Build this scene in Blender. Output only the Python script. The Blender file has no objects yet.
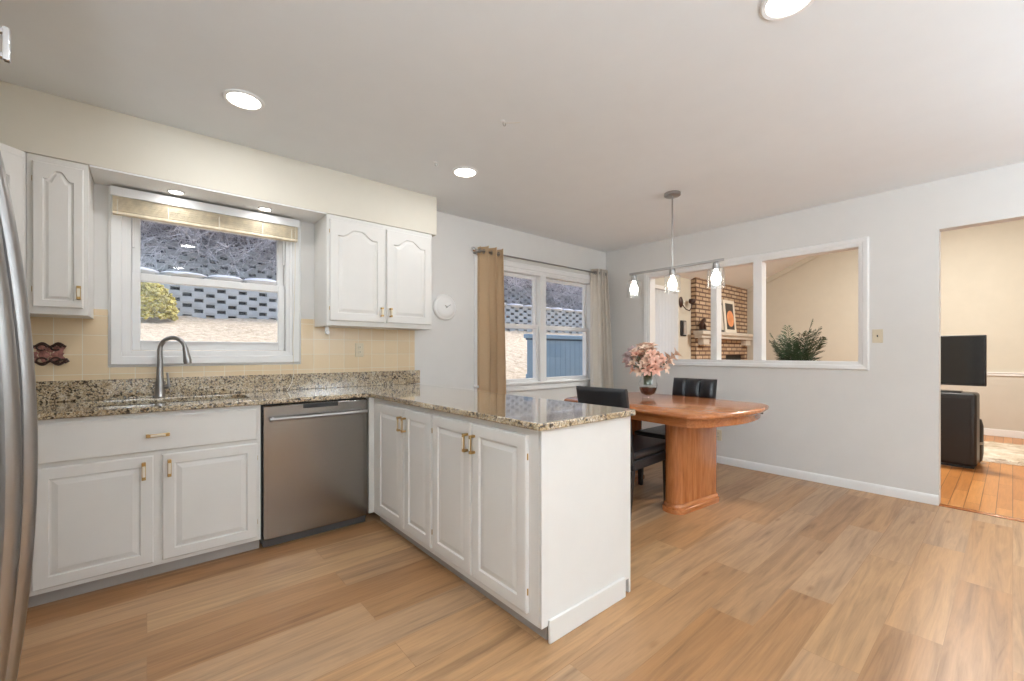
import bpy, bmesh, math, random
from mathutils import Vector, Matrix
random.seed(7)
PI = math.pi
scene = bpy.context.scene
COL = scene.collection

# ------------------------------------------------------------------ camera, world, sun, exposure
cam_data = bpy.data.cameras.new('camera')
cam = bpy.data.objects.new('camera', cam_data)
COL.objects.link(cam)
cam_data.sensor_width = 36.0
cam_data.lens = 427.6 / 1024 * 36.0
cam_data.shift_y = 11.77 / 1024
cam_data.clip_start = 0.02
cam.location = (0, 0, 1.2007)
cam.rotation_euler = (PI / 2, 0, -0.7068)
scene.camera = cam

world = bpy.data.worlds.new('world')
scene.world = world
world.use_nodes = True
wn = world.node_tree.nodes
wl = world.node_tree.links
wn.clear()
wo = wn.new('ShaderNodeOutputWorld')
wb = wn.new('ShaderNodeBackground')
sky = wn.new('ShaderNodeTexSky')
sky.sky_type = 'NISHITA'
sky.sun_disc = False
sky.sun_elevation = math.radians(48)
sky.sun_rotation = math.radians(80)
sky.air_density = 1.0
sky.dust_density = 2.5
wb.inputs['Strength'].default_value = 0.36
wl.new(sky.outputs[0], wb.inputs[0])
wl.new(wb.outputs[0], wo.inputs[0])

sun_d = bpy.data.lights.new('sun', 'SUN')
sun_d.energy = 1.8
sun_d.angle = math.radians(1.2)
sun_d.color = (1.0, 0.95, 0.87)
sun = bpy.data.objects.new('sun', sun_d)
COL.objects.link(sun)
sun.location = (20, 10, 30)
sun.rotation_euler = Vector((-1.0, -0.22, -1.15)).to_track_quat('-Z', 'Y').to_euler()

scene.view_settings.view_transform = 'Standard'
scene.view_settings.look = 'None'
scene.view_settings.gamma = 1.0
scene.view_settings.use_curve_mapping = False
scene.view_settings.exposure = 0.36
scene.cycles.max_bounces = 10
scene.cycles.diffuse_bounces = 6
scene.cycles.transparent_max_bounces = 16
scene.cycles.use_denoising = True
scene.cycles.sample_clamp_indirect = 6.0
CAN_POWER = 5.0
CAN_COLOR = (0.95, 0.97, 1.0)
UP_POWER = 104.0
UP_COLOR = (0.80, 0.90, 1.0)
FAMILY_POWER = 120.0

# ------------------------------------------------------------------ materials
def nmat(name):
    m = bpy.data.materials.new(name)
    m.use_nodes = True
    nt = m.node_tree
    b = nt.nodes['Principled BSDF']
    return m, nt, b

def node(nt, t, **kw):
    n = nt.nodes.new(t)
    for k, v in kw.items():
        setattr(n, k, v)
    return n

def ramp(nt, fac, stops, interp='LINEAR'):
    r = node(nt, 'ShaderNodeValToRGB')
    r.color_ramp.interpolation = interp
    els = r.color_ramp.elements
    while len(els) < len(stops):
        els.new(0.5)
    for e, (p, c) in zip(els, stops):
        e.position = p
        e.color = (c[0], c[1], c[2], 1)
    nt.links.new(fac, r.inputs[0])
    return r.outputs[0]

def objco(nt, scale=(1, 1, 1), loc=(0, 0, 0), rot=(0, 0, 0)):
    tc = node(nt, 'ShaderNodeTexCoord')
    mp = node(nt, 'ShaderNodeMapping')
    mp.inputs['Scale'].default_value = scale
    mp.inputs['Location'].default_value = loc
    mp.inputs['Rotation'].default_value = rot
    nt.links.new(tc.outputs['Object'], mp.inputs[0])
    return mp.outputs[0]

def noise(nt, vec, scale=5, detail=4, rough=0.55, dist=0):
    n = node(nt, 'ShaderNodeTexNoise')
    n.inputs['Scale'].default_value = scale
    n.inputs['Detail'].default_value = detail
    n.inputs['Roughness'].default_value = rough
    n.inputs['Distortion'].default_value = dist
    if vec is not None:
        nt.links.new(vec, n.inputs['Vector'])
    return n.outputs[0]

def bump(nt, b, h, strength=0.2, dist=0.01):
    bp = node(nt, 'ShaderNodeBump')
    bp.inputs['Strength'].default_value = strength
    bp.inputs['Distance'].default_value = dist
    nt.links.new(h, bp.inputs['Height'])
    nt.links.new(bp.outputs[0], b.inputs['Normal'])

def mixc(nt, fac, a, b, mode='MIX'):
    m = node(nt, 'ShaderNodeMix', data_type='RGBA', blend_type=mode)
    for i, v in ((0, fac), (6, a), (7, b)):
        if hasattr(v, 'is_linked') or isinstance(v, bpy.types.NodeSocket):
            nt.links.new(v, m.inputs[i])
        elif i == 0:
            m.inputs[0].default_value = v
        else:
            m.inputs[i].default_value = (v[0], v[1], v[2], 1)
    return m.outputs[2]

def plain(name, col, rough=0.5, metal=0.0, var=0.06, nscale=6.0, bmp=0.0, bscale=60, coat=0.0, spec=None, emit=None, es=0):
    m, nt, b = nmat(name)
    v = objco(nt)
    n = noise(nt, v, nscale, 3)
    lo = [max(0, c * (1 - var)) for c in col]
    hi = [min(1, c * (1 + var)) for c in col]
    nt.links.new(ramp(nt, n, [(0.3, lo), (0.7, hi)]), b.inputs['Base Color'])
    b.inputs['Roughness'].default_value = rough
    b.inputs['Metallic'].default_value = metal
    b.inputs['Coat Weight'].default_value = coat
    if spec is not None:
        b.inputs['Specular IOR Level'].default_value = spec
    if bmp:
        bump(nt, b, noise(nt, v, bscale, 3), bmp, 0.004)
    if emit:
        b.inputs['Emission Color'].default_value = (*emit, 1)
        b.inputs['Emission Strength'].default_value = es
    return m

def glass_mat(name, tint=(1, 1, 1), r0=0.03):
    m = bpy.data.materials.new(name)
    m.use_nodes = True
    nt = m.node_tree
    nt.nodes.clear()
    o = node(nt, 'ShaderNodeOutputMaterial')
    mx = node(nt, 'ShaderNodeMixShader')
    tr = node(nt, 'ShaderNodeBsdfTransparent')
    tr.inputs[0].default_value = (*tint, 1)
    gl = node(nt, 'ShaderNodeBsdfGlossy')
    gl.inputs['Roughness'].default_value = 0.02
    lw = node(nt, 'ShaderNodeLayerWeight')
    pw = node(nt, 'ShaderNodeMath', operation='POWER'); pw.inputs[1].default_value = 5.0
    nt.links.new(lw.outputs['Facing'], pw.inputs[0])
    ma = node(nt, 'ShaderNodeMath', operation='MULTIPLY_ADD')
    ma.inputs[1].default_value = 1 - r0; ma.inputs[2].default_value = r0
    nt.links.new(pw.outputs[0], ma.inputs[0])
    nt.links.new(ma.outputs[0], mx.inputs[0])
    nt.links.new(tr.outputs[0], mx.inputs[1])
    nt.links.new(gl.outputs[0], mx.inputs[2])
    nt.links.new(mx.outputs[0], o.inputs[0])
    return m

def laminate():
    m, nt, b = nmat('laminate_planks')
    v = objco(nt)
    br = node(nt, 'ShaderNodeTexBrick', offset=0.37, squash=1.0)
    br.inputs['Color1'].default_value = (0, 0, 0, 1)
    br.inputs['Color2'].default_value = (1, 1, 1, 1)
    br.inputs['Mortar'].default_value = (0.35, 0.35, 0.35, 1)
    br.inputs['Scale'].default_value = 1
    br.inputs['Mortar Size'].default_value = 0.0012
    br.inputs['Mortar Smooth'].default_value = 0.2
    br.inputs['Brick Width'].default_value = 1.24
    br.inputs['Row Height'].default_value = 0.185
    nt.links.new(v, br.inputs['Vector'])
    rnd = br.outputs['Color']
    # shift the grain from plank to plank
    sc = node(nt, 'ShaderNodeVectorMath', operation='SCALE')
    sc.inputs['Scale'].default_value = 37.0
    nt.links.new(rnd, sc.inputs[0])
    ad = node(nt, 'ShaderNodeVectorMath', operation='ADD')
    nt.links.new(v, ad.inputs[0])
    nt.links.new(sc.outputs[0], ad.inputs[1])
    mp = node(nt, 'ShaderNodeMapping')
    mp.inputs['Scale'].default_value = (0.85, 12, 1)
    nt.links.new(ad.outputs[0], mp.inputs[0])
    g1 = noise(nt, mp.outputs[0], 1.6, 6, 0.6, 0.9)
    mp2 = node(nt, 'ShaderNodeMapping')
    mp2.inputs['Scale'].default_value = (3, 70, 1)
    nt.links.new(ad.outputs[0], mp2.inputs[0])
    g2 = noise(nt, mp2.outputs[0], 1.5, 3, 0.6, 0.3)
    base = ramp(nt, rnd, [(0.0, (0.32, 0.162, 0.068)), (0.3, (0.45, 0.26, 0.124)), (0.55, (0.43, 0.278, 0.163)), (0.8, (0.37, 0.206, 0.097)), (1.0, (0.54, 0.352, 0.19))])
    grain = ramp(nt, g1, [(0.26, (0.50, 0.46, 0.45)), (0.42, (0.86, 0.84, 0.84)), (0.58, (1.12, 1.08, 1.02)), (0.78, (0.78, 0.72, 0.68))])
    c = mixc(nt, 0.85, base, grain, 'MULTIPLY')
    fine = ramp(nt, g2, [(0.3, (0.84, 0.82, 0.80)), (0.6, (1.04, 1.04, 1.04))])
    c = mixc(nt, 0.6, c, fine, 'MULTIPLY')
    # knots
    mp3 = node(nt, 'ShaderNodeMapping')
    mp3.inputs['Scale'].default_value = (1.5, 4.2, 1)
    nt.links.new(ad.outputs[0], mp3.inputs[0])
    vo = node(nt, 'ShaderNodeTexVoronoi')
    vo.inputs['Scale'].default_value = 1.5
    nt.links.new(mp3.outputs[0], vo.inputs['Vector'])
    kn = ramp(nt, vo.outputs['Distance'], [(0.0, (0.42, 0.30, 0.22)), (0.035, (0.6, 0.48, 0.4)), (0.12, (1, 1, 1))])
    c = mixc(nt, 0.75, c, kn, 'MULTIPLY')
    seam = ramp(nt, br.outputs['Fac'], [(0.0, (1, 1, 1)), (1.0, (0.74, 0.68, 0.63))])
    c = mixc(nt, 1.0, c, seam, 'MULTIPLY')
    nt.links.new(c, b.inputs['Base Color'])
    nt.links.new(ramp(nt, g1, [(0.3, (0.42,) * 3), (0.7, (0.32,) * 3)]), b.inputs['Roughness'])
    bump(nt, b, g2, 0.06, 0.003)
    return m

def hardwood():
    m, nt, b = nmat('strip_hardwood')
    v = objco(nt)
    br = node(nt, 'ShaderNodeTexBrick', offset=0.43)
    br.inputs['Color1'].default_value = (0.62, 0.28, 0.085, 1)
    br.inputs['Color2'].default_value = (0.46, 0.185, 0.05, 1)
    br.inputs['Mortar'].default_value = (0.12, 0.05, 0.02, 1)
    br.inputs['Scale'].default_value = 1
    br.inputs['Mortar Size'].default_value = 0.002
    br.inputs['Brick Width'].default_value = 0.9
    br.inputs['Row Height'].default_value = 0.083
    nt.links.new(v, br.inputs['Vector'])
    g = noise(nt, objco(nt, (3, 40, 1)), 1.5, 4, 0.6, 0.4)
    c = mixc(nt, 0.6, br.outputs['Color'], ramp(nt, g, [(0.3, (0.75, 0.72, 0.7)), (0.7, (1.1, 1.1, 1.1))]), 'MULTIPLY')
    nt.links.new(c, b.inputs['Base Color'])
    b.inputs['Roughness'].default_value = 0.3
    return m

def granite():
    m, nt, b = nmat('speckled_granite')
    v = objco(nt)
    n1 = noise(nt, v, 22, 4, 0.6)
    n2 = noise(nt, v, 95, 3, 0.6)
    vo = node(nt, 'ShaderNodeTexVoronoi')
    vo.inputs['Scale'].default_value = 190
    nt.links.new(v, vo.inputs['Vector'])
    cell = node(nt, 'ShaderNodeSeparateColor')
    nt.links.new(vo.outputs['Color'], cell.inputs[0])
    base = ramp(nt, n1, [(0.32, (0.22, 0.145, 0.075)), (0.45, (0.36, 0.26, 0.145)), (0.55, (0.46, 0.37, 0.24)), (0.7, (0.58, 0.51, 0.41))])
    fleck = ramp(nt, cell.outputs[0], [(0.0, (0.08, 0.06, 0.045)), (0.14, (0.30, 0.20, 0.10)), (0.3, (0.55, 0.43, 0.26)), (0.55, (0.66, 0.57, 0.42)), (0.78, (0.36, 0.28, 0.18)), (0.92, (0.76, 0.70, 0.60))], 'CONSTANT')
    c = mixc(nt, 0.55, base, fleck)
    dark = ramp(nt, n2, [(0.36, (0.045, 0.035, 0.03)), (0.45, (1, 1, 1))])
    c = mixc(nt, 0.93, c, dark, 'MULTIPLY')
    vo2 = node(nt, 'ShaderNodeTexVoronoi')
    vo2.inputs['Scale'].default_value = 88
    nt.links.new(v, vo2.inputs['Vector'])
    c2 = node(nt, 'ShaderNodeSeparateColor')
    nt.links.new(vo2.outputs['Color'], c2.inputs[0])
    big = ramp(nt, c2.outputs[1], [(0.0, (0.10, 0.075, 0.06)), (0.15, (1, 1, 1))], 'CONSTANT')
    c = mixc(nt, 0.9, c, big, 'MULTIPLY')
    nt.links.new(c, b.inputs['Base Color'])
    b.inputs['Roughness'].default_value = 0.09
    b.inputs['Specular IOR Level'].default_value = 0.9
    b.inputs['Coat Weight'].default_value = 0.9
    b.inputs['Coat Roughness'].default_value = 0.04
    return m

def oak(name, axis):
    m, nt, b = nmat(name)
    s = {'x': (1.2, 14, 14), 'y': (14, 1.2, 14), 'z': (14, 14, 1.2)}[axis]
    s2 = tuple(5 * q for q in s)
    n = noise(nt, objco(nt, s), 1.7, 5, 0.6, 0.8)
    n2 = noise(nt, objco(nt, s2), 1.6, 2, 0.5)
    c = ramp(nt, n, [(0.25, (0.27, 0.085, 0.024)), (0.45, (0.40, 0.135, 0.040)), (0.6, (0.47, 0.175, 0.058)), (0.8, (0.34, 0.11, 0.032))])
    c = mixc(nt, 0.5, c, ramp(nt, n2, [(0.35, (0.7, 0.66, 0.62)), (0.6, (1.06, 1.06, 1.06))]), 'MULTIPLY')
    nt.links.new(c, b.inputs['Base Color'])
    b.inputs['Roughness'].default_value = 0.22
    b.inputs['Coat Weight'].default_value = 0.35
    b.inputs['Coat Roughness'].default_value = 0.08
    return m

def steel(name, axis='z', col=(0.56, 0.54, 0.52), rough=0.27):
    m, nt, b = nmat(name)
    sc_ = {'x': (.5, 60, 60), 'z': (60, 60, .5), 'y': (60, .5, 60)}[axis]
    n = noise(nt, objco(nt, sc_), 1.5, 2, 0.5)
    nt.links.new(ramp(nt, n, [(0.3, [c * 0.985 for c in col]), (0.7, [c * 1.015 for c in col])]), b.inputs['Base Color'])
    b.inputs['Metallic'].default_value = 1
    b.inputs['Roughness'].default_value = rough
    b.inputs['Anisotropic'].default_value = 0.5
    return m

def tile_mat():
    m, nt, b = nmat('cream_square_tile')
    tc = node(nt, 'ShaderNodeTexCoord')
    sx = node(nt, 'ShaderNodeSeparateXYZ')
    nt.links.new(tc.outputs['Object'], sx.inputs[0])
    cx = node(nt, 'ShaderNodeCombineXYZ')
    ax = node(nt, 'ShaderNodeMath', operation='ADD'); ax.inputs[1].default_value = 0.289 + 0.117 * 20
    az = node(nt, 'ShaderNodeMath', operation='ADD'); az.inputs[1].default_value = -1.186 + 0.117 * 20
    nt.links.new(sx.outputs[0], ax.inputs[0]); nt.links.new(sx.outputs[2], az.inputs[0])
    nt.links.new(ax.outputs[0], cx.inputs[0]); nt.links.new(az.outputs[0], cx.inputs[1])
    br = node(nt, 'ShaderNodeTexBrick', offset=0.0)
    br.inputs['Color1'].default_value = (0.72, 0.565, 0.36, 1)
    br.inputs['Color2'].default_value = (0.78, 0.625, 0.42, 1)
    br.inputs['Mortar'].default_value = (0.80, 0.74, 0.62, 1)
    br.inputs['Scale'].default_value = 1
    br.inputs['Mortar Size'].default_value = 0.0022
    br.inputs['Mortar Smooth'].default_value = 0.3
    br.inputs['Brick Width'].default_value = 0.117
    br.inputs['Row Height'].default_value = 0.117
    nt.links.new(cx.outputs[0], br.inputs['Vector'])
    nt.links.new(br.outputs['Color'], b.inputs['Base Color'])
    b.inputs['Roughness'].default_value = 0.16
    inv = node(nt, 'ShaderNodeMath', operation='SUBTRACT'); inv.inputs[0].default_value = 1
    nt.links.new(br.outputs['Fac'], inv.inputs[1])
    bump(nt, b, inv.outputs[0], 0.5, 0.002)
    return m

def brick_mat():
    m, nt, b = nmat('buff_brick')
    tc = node(nt, 'ShaderNodeTexCoord')
    sx = node(nt, 'ShaderNodeSeparateXYZ')
    nt.links.new(tc.outputs['Object'], sx.inputs[0])
    ad = node(nt, 'ShaderNodeMath', operation='ADD')
    nt.links.new(sx.outputs[0], ad.inputs[0]); nt.links.new(sx.outputs[1], ad.inputs[1])
    cx = node(nt, 'ShaderNodeCombineXYZ')
    nt.links.new(ad.outputs[0], cx.inputs[0]); nt.links.new(sx.outputs[2], cx.inputs[1])
    br = node(nt, 'ShaderNodeTexBrick', offset=0.5)
    br.inputs['Color1'].default_value = (0.60, 0.47, 0.33, 1)
    br.inputs['Color2'].default_value = (0.46, 0.32, 0.205, 1)
    br.inputs['Mortar'].default_value = (0.15, 0.09, 0.065, 1)
    br.inputs['Scale'].default_value = 1
    br.inputs['Mortar Size'].default_value = 0.014
    br.inputs['Brick Width'].default_value = 0.235
    br.inputs['Row Height'].default_value = 0.072
    nt.links.new(cx.outputs[0], br.inputs['Vector'])
    n = noise(nt, objco(nt), 14, 3)
    c = mixc(nt, 0.6, br.outputs['Color'], ramp(nt, n, [(0.3, (0.7, 0.66, 0.62)), (0.7, (1.15, 1.12, 1.1))]), 'MULTIPLY')
    nt.links.new(c, b.inputs['Base Color'])
    b.inputs['Roughness'].default_value = 0.9
    return m

def ground_mat(name, a, c_, scale):
    m, nt, b = nmat(name)
    v = objco(nt)
    n1 = noise(nt, v, scale, 6, 0.7)
    n2 = noise(nt, v, scale * 0.12, 3)
    c = ramp(nt, n1, [(0.3, a), (0.7, c_)])
    c = mixc(nt, 0.5, c, ramp(nt, n2, [(0.3, (0.75, 0.75, 0.7)), (0.7, (1.1, 1.08, 1.05))]), 'MULTIPLY')
    nt.links.new(c, b.inputs['Base Color'])
    b.inputs['Roughness'].default_value = 0.95
    bump(nt, b, n1, 0.8, 0.08)
    return m

def rug_mat():
    m, nt, b = nmat('shaggy_cream')
    v = objco(nt)
    n1 = noise(nt, v, 3.5, 6, 0.7, 0.5)
    nt.links.new(ramp(nt, n1, [(0.3, (0.42, 0.31, 0.20)), (0.5, (0.68, 0.57, 0.44)), (0.7, (0.80, 0.74, 0.65))]), b.inputs['Base Color'])
    b.inputs['Roughness'].default_value = 1
    bump(nt, b, noise(nt, v, 70, 3), 1.0, 0.02)
    return m

def translucent(name, col, fac=0.5):
    m = bpy.data.materials.new(name)
    m.use_nodes = True
    nt = m.node_tree
    b = nt.nodes['Principled BSDF']
    o = [n for n in nt.nodes if n.type == 'OUTPUT_MATERIAL'][0]
    n = noise(nt, objco(nt, (60, 60, 200)), 2, 2)
    cc = ramp(nt, n, [(0.3, [c * 0.95 for c in col]), (0.7, [min(1, c * 1.04) for c in col])])
    nt.links.new(cc, b.inputs['Base Color'])
    b.inputs['Roughness'].default_value = 0.85
    t = node(nt, 'ShaderNodeBsdfTranslucent')
    nt.links.new(cc, t.inputs[0])
    mx = node(nt, 'ShaderNodeMixShader')
    mx.inputs[0].default_value = fac
    nt.links.new(b.outputs[0], mx.inputs[1]); nt.links.new(t.outputs[0], mx.inputs[2])
    nt.links.new(mx.outputs[0], o.inputs[0])
    return m

def emit_mat(name, col, s):
    m = bpy.data.materials.new(name)
    m.use_nodes = True
    nt = m.node_tree
    nt.nodes.clear()
    o = node(nt, 'ShaderNodeOutputMaterial')
    e = node(nt, 'ShaderNodeEmission')
    e.inputs[0].default_value = (*col, 1)
    e.inputs[1].default_value = s
    nt.links.new(e.outputs[0], o.inputs[0])
    return m

M = {}
M['laminate'] = laminate()
M['hardwood'] = hardwood()
M['granite'] = granite()
M['oak_y'] = oak('oak_top', 'y')
M['oak_z'] = oak('oak_upright', 'z')
M['oak_x'] = oak('oak_cross', 'x')
M['tile'] = tile_mat()
M['brick'] = brick_mat()
M['rug'] = rug_mat()
M['wall'] = plain('wall_paint', (0.70, 0.69, 0.665), 0.75, var=0.012, bmp=0.04)
M['wall_kitchen'] = plain('soffit_paint', (0.70, 0.66, 0.565), 0.7, var=0.012, bmp=0.04)
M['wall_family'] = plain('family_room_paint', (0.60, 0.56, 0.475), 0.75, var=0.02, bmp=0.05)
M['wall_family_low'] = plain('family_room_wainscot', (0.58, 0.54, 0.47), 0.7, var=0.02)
M['ceiling'] = plain('ceiling_paint', (0.785, 0.815, 0.83), 0.85, var=0.01, bmp=0.05)
M['trim'] = plain('white_trim', (0.80, 0.80, 0.79), 0.4, var=0.01)
M['cab'] = plain('white_cabinet_paint', (0.74, 0.725, 0.69), 0.38, var=0.015)
M['kick'] = plain('grey_toe_kick', (0.36, 0.33, 0.30), 0.6)
M['steel'] = steel('brushed_steel', 'x', (0.33, 0.315, 0.30), 0.26)
M['steel_v'] = steel('brushed_steel_upright', 'z', (0.48, 0.47, 0.46), 0.26)
M['steel_h'] = plain('handle_steel', (0.34, 0.33, 0.32), 0.30, 1.0, 0.03)
M['nickel'] = plain('satin_nickel', (0.36, 0.35, 0.34), 0.30, 1.0, 0.03)
M['chrome'] = plain('polished_chrome', (0.75, 0.75, 0.76), 0.12, 1.0, 0.02)
M['brass'] = plain('aged_brass', (0.50, 0.33, 0.13), 0.3, 1.0, 0.1)
M['ivory'] = plain('ivory_ceramic', (0.78, 0.72, 0.60), 0.25)
M['almond'] = plain('almond_plastic', (0.66, 0.58, 0.43), 0.4, var=0.02)
M['dark'] = plain('dark_slot', (0.03, 0.03, 0.03), 0.6)
M['black_plastic'] = plain('black_plastic', (0.018, 0.018, 0.019), 0.4)
M['leather'] = plain('black_leather', (0.013, 0.014, 0.017), 0.34, var=0.2, bmp=0.15, bscale=220)
M['black_wood'] = plain('black_wood', (0.012, 0.011, 0.011), 0.35)
M['toe_grey'] = plain('charcoal_panel', (0.09, 0.085, 0.08), 0.5)
M['screen'] = plain('tv_screen', (0.01, 0.011, 0.011), 0.12)
M['glass'] = glass_mat('window_pane', (0.985, 0.99, 0.995), 0.025)
M['clear'] = glass_mat('clear_glass', (0.985, 0.99, 0.99), 0.07)
M['bulb'] = emit_mat('lit_bulb', (1.0, 0.95, 0.86), 16)
M['lens'] = emit_mat('lit_lens', (1.0, 0.95, 0.86), 9)
M['curtain_tan'] = translucent('tan_curtain', (0.60, 0.43, 0.265), 0.10)
M['curtain_cream_lit'] = translucent('cream_lit_curtain', (0.85, 0.80, 0.72), 0.25)  # same fabric as the tan curtain, window light put into its paler colour
M['blind_wood'] = plain('pale_bamboo', (0.76, 0.66, 0.48), 0.5, var=0.15, nscale=20)
M['blind_white'] = translucent('white_vane', (0.82, 0.85, 0.88), 0.5)
M['white_plastic'] = plain('white_plastic', (0.80, 0.79, 0.77), 0.25, var=0.01)
M['grass'] = ground_mat('dry_grass', (0.42, 0.31, 0.20), (0.80, 0.68, 0.52), 9)
M['leaf_litter'] = ground_mat('hillside_litter', (0.05, 0.045, 0.055), (0.15, 0.12, 0.125), 5)
M['block'] = plain('blue_grey_block', (0.46, 0.45, 0.435), 0.9, var=0.14, nscale=3, bmp=0.3, bscale=40)
M['shaded_soil'] = plain('dark_shaded_soil', (0.045, 0.05, 0.065), 0.95)  # soil in the block pockets, coloured dark to carry their shadow
M['cap'] = plain('pale_cap_stone', (0.74, 0.72, 0.72), 0.9, var=0.06)
M['shrub'] = plain('yellow_green_leaf', (0.46, 0.38, 0.09), 0.8, var=0.35, nscale=9)
M['twig'] = plain('bare_twig', (0.58, 0.54, 0.54), 0.85, var=0.45, nscale=2.5)
M['shed'] = plain('blue_shed_paint', (0.24, 0.36, 0.47), 0.7, var=0.05)
M['shed_dark'] = plain('shed_gap', (0.06, 0.10, 0.16), 0.8)
M['palm'] = plain('palm_green', (0.025, 0.055, 0.022), 0.45, var=0.4, nscale=8)
M['stem'] = plain('green_stem', (0.10, 0.13, 0.05), 0.6, var=0.2)
M['petal_pink'] = plain('peach_pink_petal', (0.80, 0.48, 0.37), 0.7, var=0.18, nscale=30)
M['petal_cream'] = plain('cream_petal', (0.85, 0.66, 0.53), 0.7, var=0.12, nscale=30)
M['petal_lilac'] = plain('pale_lilac_petal', (0.70, 0.58, 0.60), 0.7, var=0.1, nscale=30)
M['flower_leaf'] = plain('olive_leaf', (0.12, 0.13, 0.05), 0.6, var=0.3)
M['stamen'] = plain('rust_stamen', (0.30, 0.08, 0.03), 0.7)
M['wine'] = plain('dark_red_filler', (0.05, 0.008, 0.006), 0.25)
M['iron'] = plain('dark_brown_iron', (0.05, 0.022, 0.015), 0.4, 0.3)
M['rose'] = plain('dusty_rose', (0.35, 0.15, 0.12), 0.6, var=0.4, nscale=40)
M['mantel'] = plain('whitewashed_wood', (0.62, 0.57, 0.50), 0.6)
M['art_dark'] = plain('art_charcoal', (0.06, 0.055, 0.05), 0.6)
M['art_orange'] = plain('art_peach', (0.78, 0.32, 0.14), 0.6, var=0.2)
M['paper'] = plain('art_paper', (0.80, 0.74, 0.64), 0.6)
M['terracotta'] = plain('dark_pot', (0.06, 0.05, 0.045), 0.5)

# ------------------------------------------------------------------ mesh helpers
class MB:
    def __init__(self):
        self.bm = bmesh.new()
    def box(self, x0, y0, z0, x1, y1, z1):
        bm = self.bm
        x0, x1 = min(x0, x1), max(x0, x1); y0, y1 = min(y0, y1), max(y0, y1); z0, z1 = min(z0, z1), max(z0, z1)
        v = [bm.verts.new(p) for p in ((x0, y0, z0), (x1, y0, z0), (x1, y1, z0), (x0, y1, z0), (x0, y0, z1), (x1, y0, z1), (x1, y1, z1), (x0, y1, z1))]
        for f in ((0, 3, 2, 1), (4, 5, 6, 7), (0, 1, 5, 4), (1, 2, 6, 5), (2, 3, 7, 6), (3, 0, 4, 7)):
            bm.faces.new([v[i] for i in f])
        return self
    def loops(self, loops, cap0=True, cap1=True, closed=True):
        bm = self.bm
        vs = [[bm.verts.new(p) for p in l] for l in loops]
        n = len(vs[0])
        for a, b in zip(vs, vs[1:]):
            for i in range(n if closed else n - 1):
                j = (i + 1) % n
                bm.faces.new((a[i], a[j], b[j], b[i]))
        if cap0: bm.faces.new(list(reversed(vs[0])))
        if cap1: bm.faces.new(vs[-1])
        return self
    def tube(self, pts, r, seg=8, cap=True):
        pts = [Vector(p) for p in pts]
        rs = r if isinstance(r, (list, tuple)) else [r] * len(pts)
        d0 = (pts[1] - pts[0]).normalized()
        up = Vector((0, 0, 1)) if abs(d0.z) < 0.9 else Vector((1, 0, 0))
        u = d0.cross(up).normalized()
        out = []
        for i, p in enumerate(pts):
            a = pts[max(0, i - 1)]; b = pts[min(len(pts) - 1, i + 1)]
            d = (b - a).normalized()
            u = (u - d * u.dot(d)).normalized()
            w = d.cross(u)
            out.append([p + (u * math.cos(2 * PI * k / seg) + w * math.sin(2 * PI * k / seg)) * rs[i] for k in range(seg)])
        return self.loops(out, cap, cap)
    def lathe(self, prof, c=(0, 0, 0), seg=24, axis='z', cap0=True, cap1=True):
        cx, cy, cz = c
        out = []
        for r, h in prof:
            l = []
            for k in range(seg):
                a = 2 * PI * k / seg
                if axis == 'z': l.append((cx + r * math.cos(a), cy + r * math.sin(a), cz + h))
                elif axis == 'y': l.append((cx + r * math.cos(a), cy + h, cz - r * math.sin(a)))
                else: l.append((cx + h, cy + r * math.cos(a), cz + r * math.sin(a)))
            out.append(l)
        return self.loops(out, cap0, cap1)
    def prism(self, pts, z0, z1):
        return self.loops([[(x, y, z0) for x, y in pts], [(x, y, z1) for x, y in pts]])
    def quad(self, *p):
        self.bm.faces.new([self.bm.verts.new(q) for q in p]); return self
    def blob(self, c, r, sx=1, sy=1, sz=1, sub=2, jit=0.0):
        g = bmesh.ops.create_icosphere(self.bm, subdivisions=sub, radius=1.0)
        for v in g['verts']:
            k = r * (1 + random.uniform(-jit, jit))
            v.co = Vector((c[0] + v.co.x * k * sx, c[1] + v.co.y * k * sy, c[2] + v.co.z * k * sz))
        return self
    def build(self, name, mat, parent=None, bevel=0.0, smooth=False, seg=2, keep_normals=False):
        if not keep_normals:
            bmesh.ops.recalc_face_normals(self.bm, faces=self.bm.faces)
        me = bpy.data.meshes.new(name)
        self.bm.to_mesh(me); self.bm.free()
        me.materials.append(M[mat] if isinstance(mat, str) else mat)
        if smooth or bevel:
            me.polygons.foreach_set('use_smooth', [True] * len(me.polygons))
            me.set_sharp_from_angle(angle=math.radians(35))
        o = bpy.data.objects.new(name, me)
        COL.objects.link(o)
        if parent: o.parent = parent
        if bevel:
            b = o.modifiers.new('bevel', 'BEVEL')
            b.width = bevel; b.segments = seg; b.limit_method = 'ANGLE'; b.angle_limit = math.radians(40)
        return o

def tag(o, label, cat, group=None, kind=None):
    o['label'] = label; o['category'] = cat
    if group: o['group'] = group
    if kind: o['kind'] = kind
    return o
def thing(name, label, cat, loc=(0, 0, 0), rz=0.0, group=None):
    o = bpy.data.objects.new(name, None)
    o.empty_display_size = 0.1
    COL.objects.link(o)
    o.location = loc; o.rotation_euler = (0, 0, rz)
    return tag(o, label, cat, group)
def struct(o):
    o['kind'] = 'structure'; return o
def sroot(name, loc=(0, 0, 0)):
    o = bpy.data.objects.new(name, None)
    COL.objects.link(o); o.location = loc
    return struct(o)
def part_label(o, s):
    o['label'] = s; return o

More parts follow.
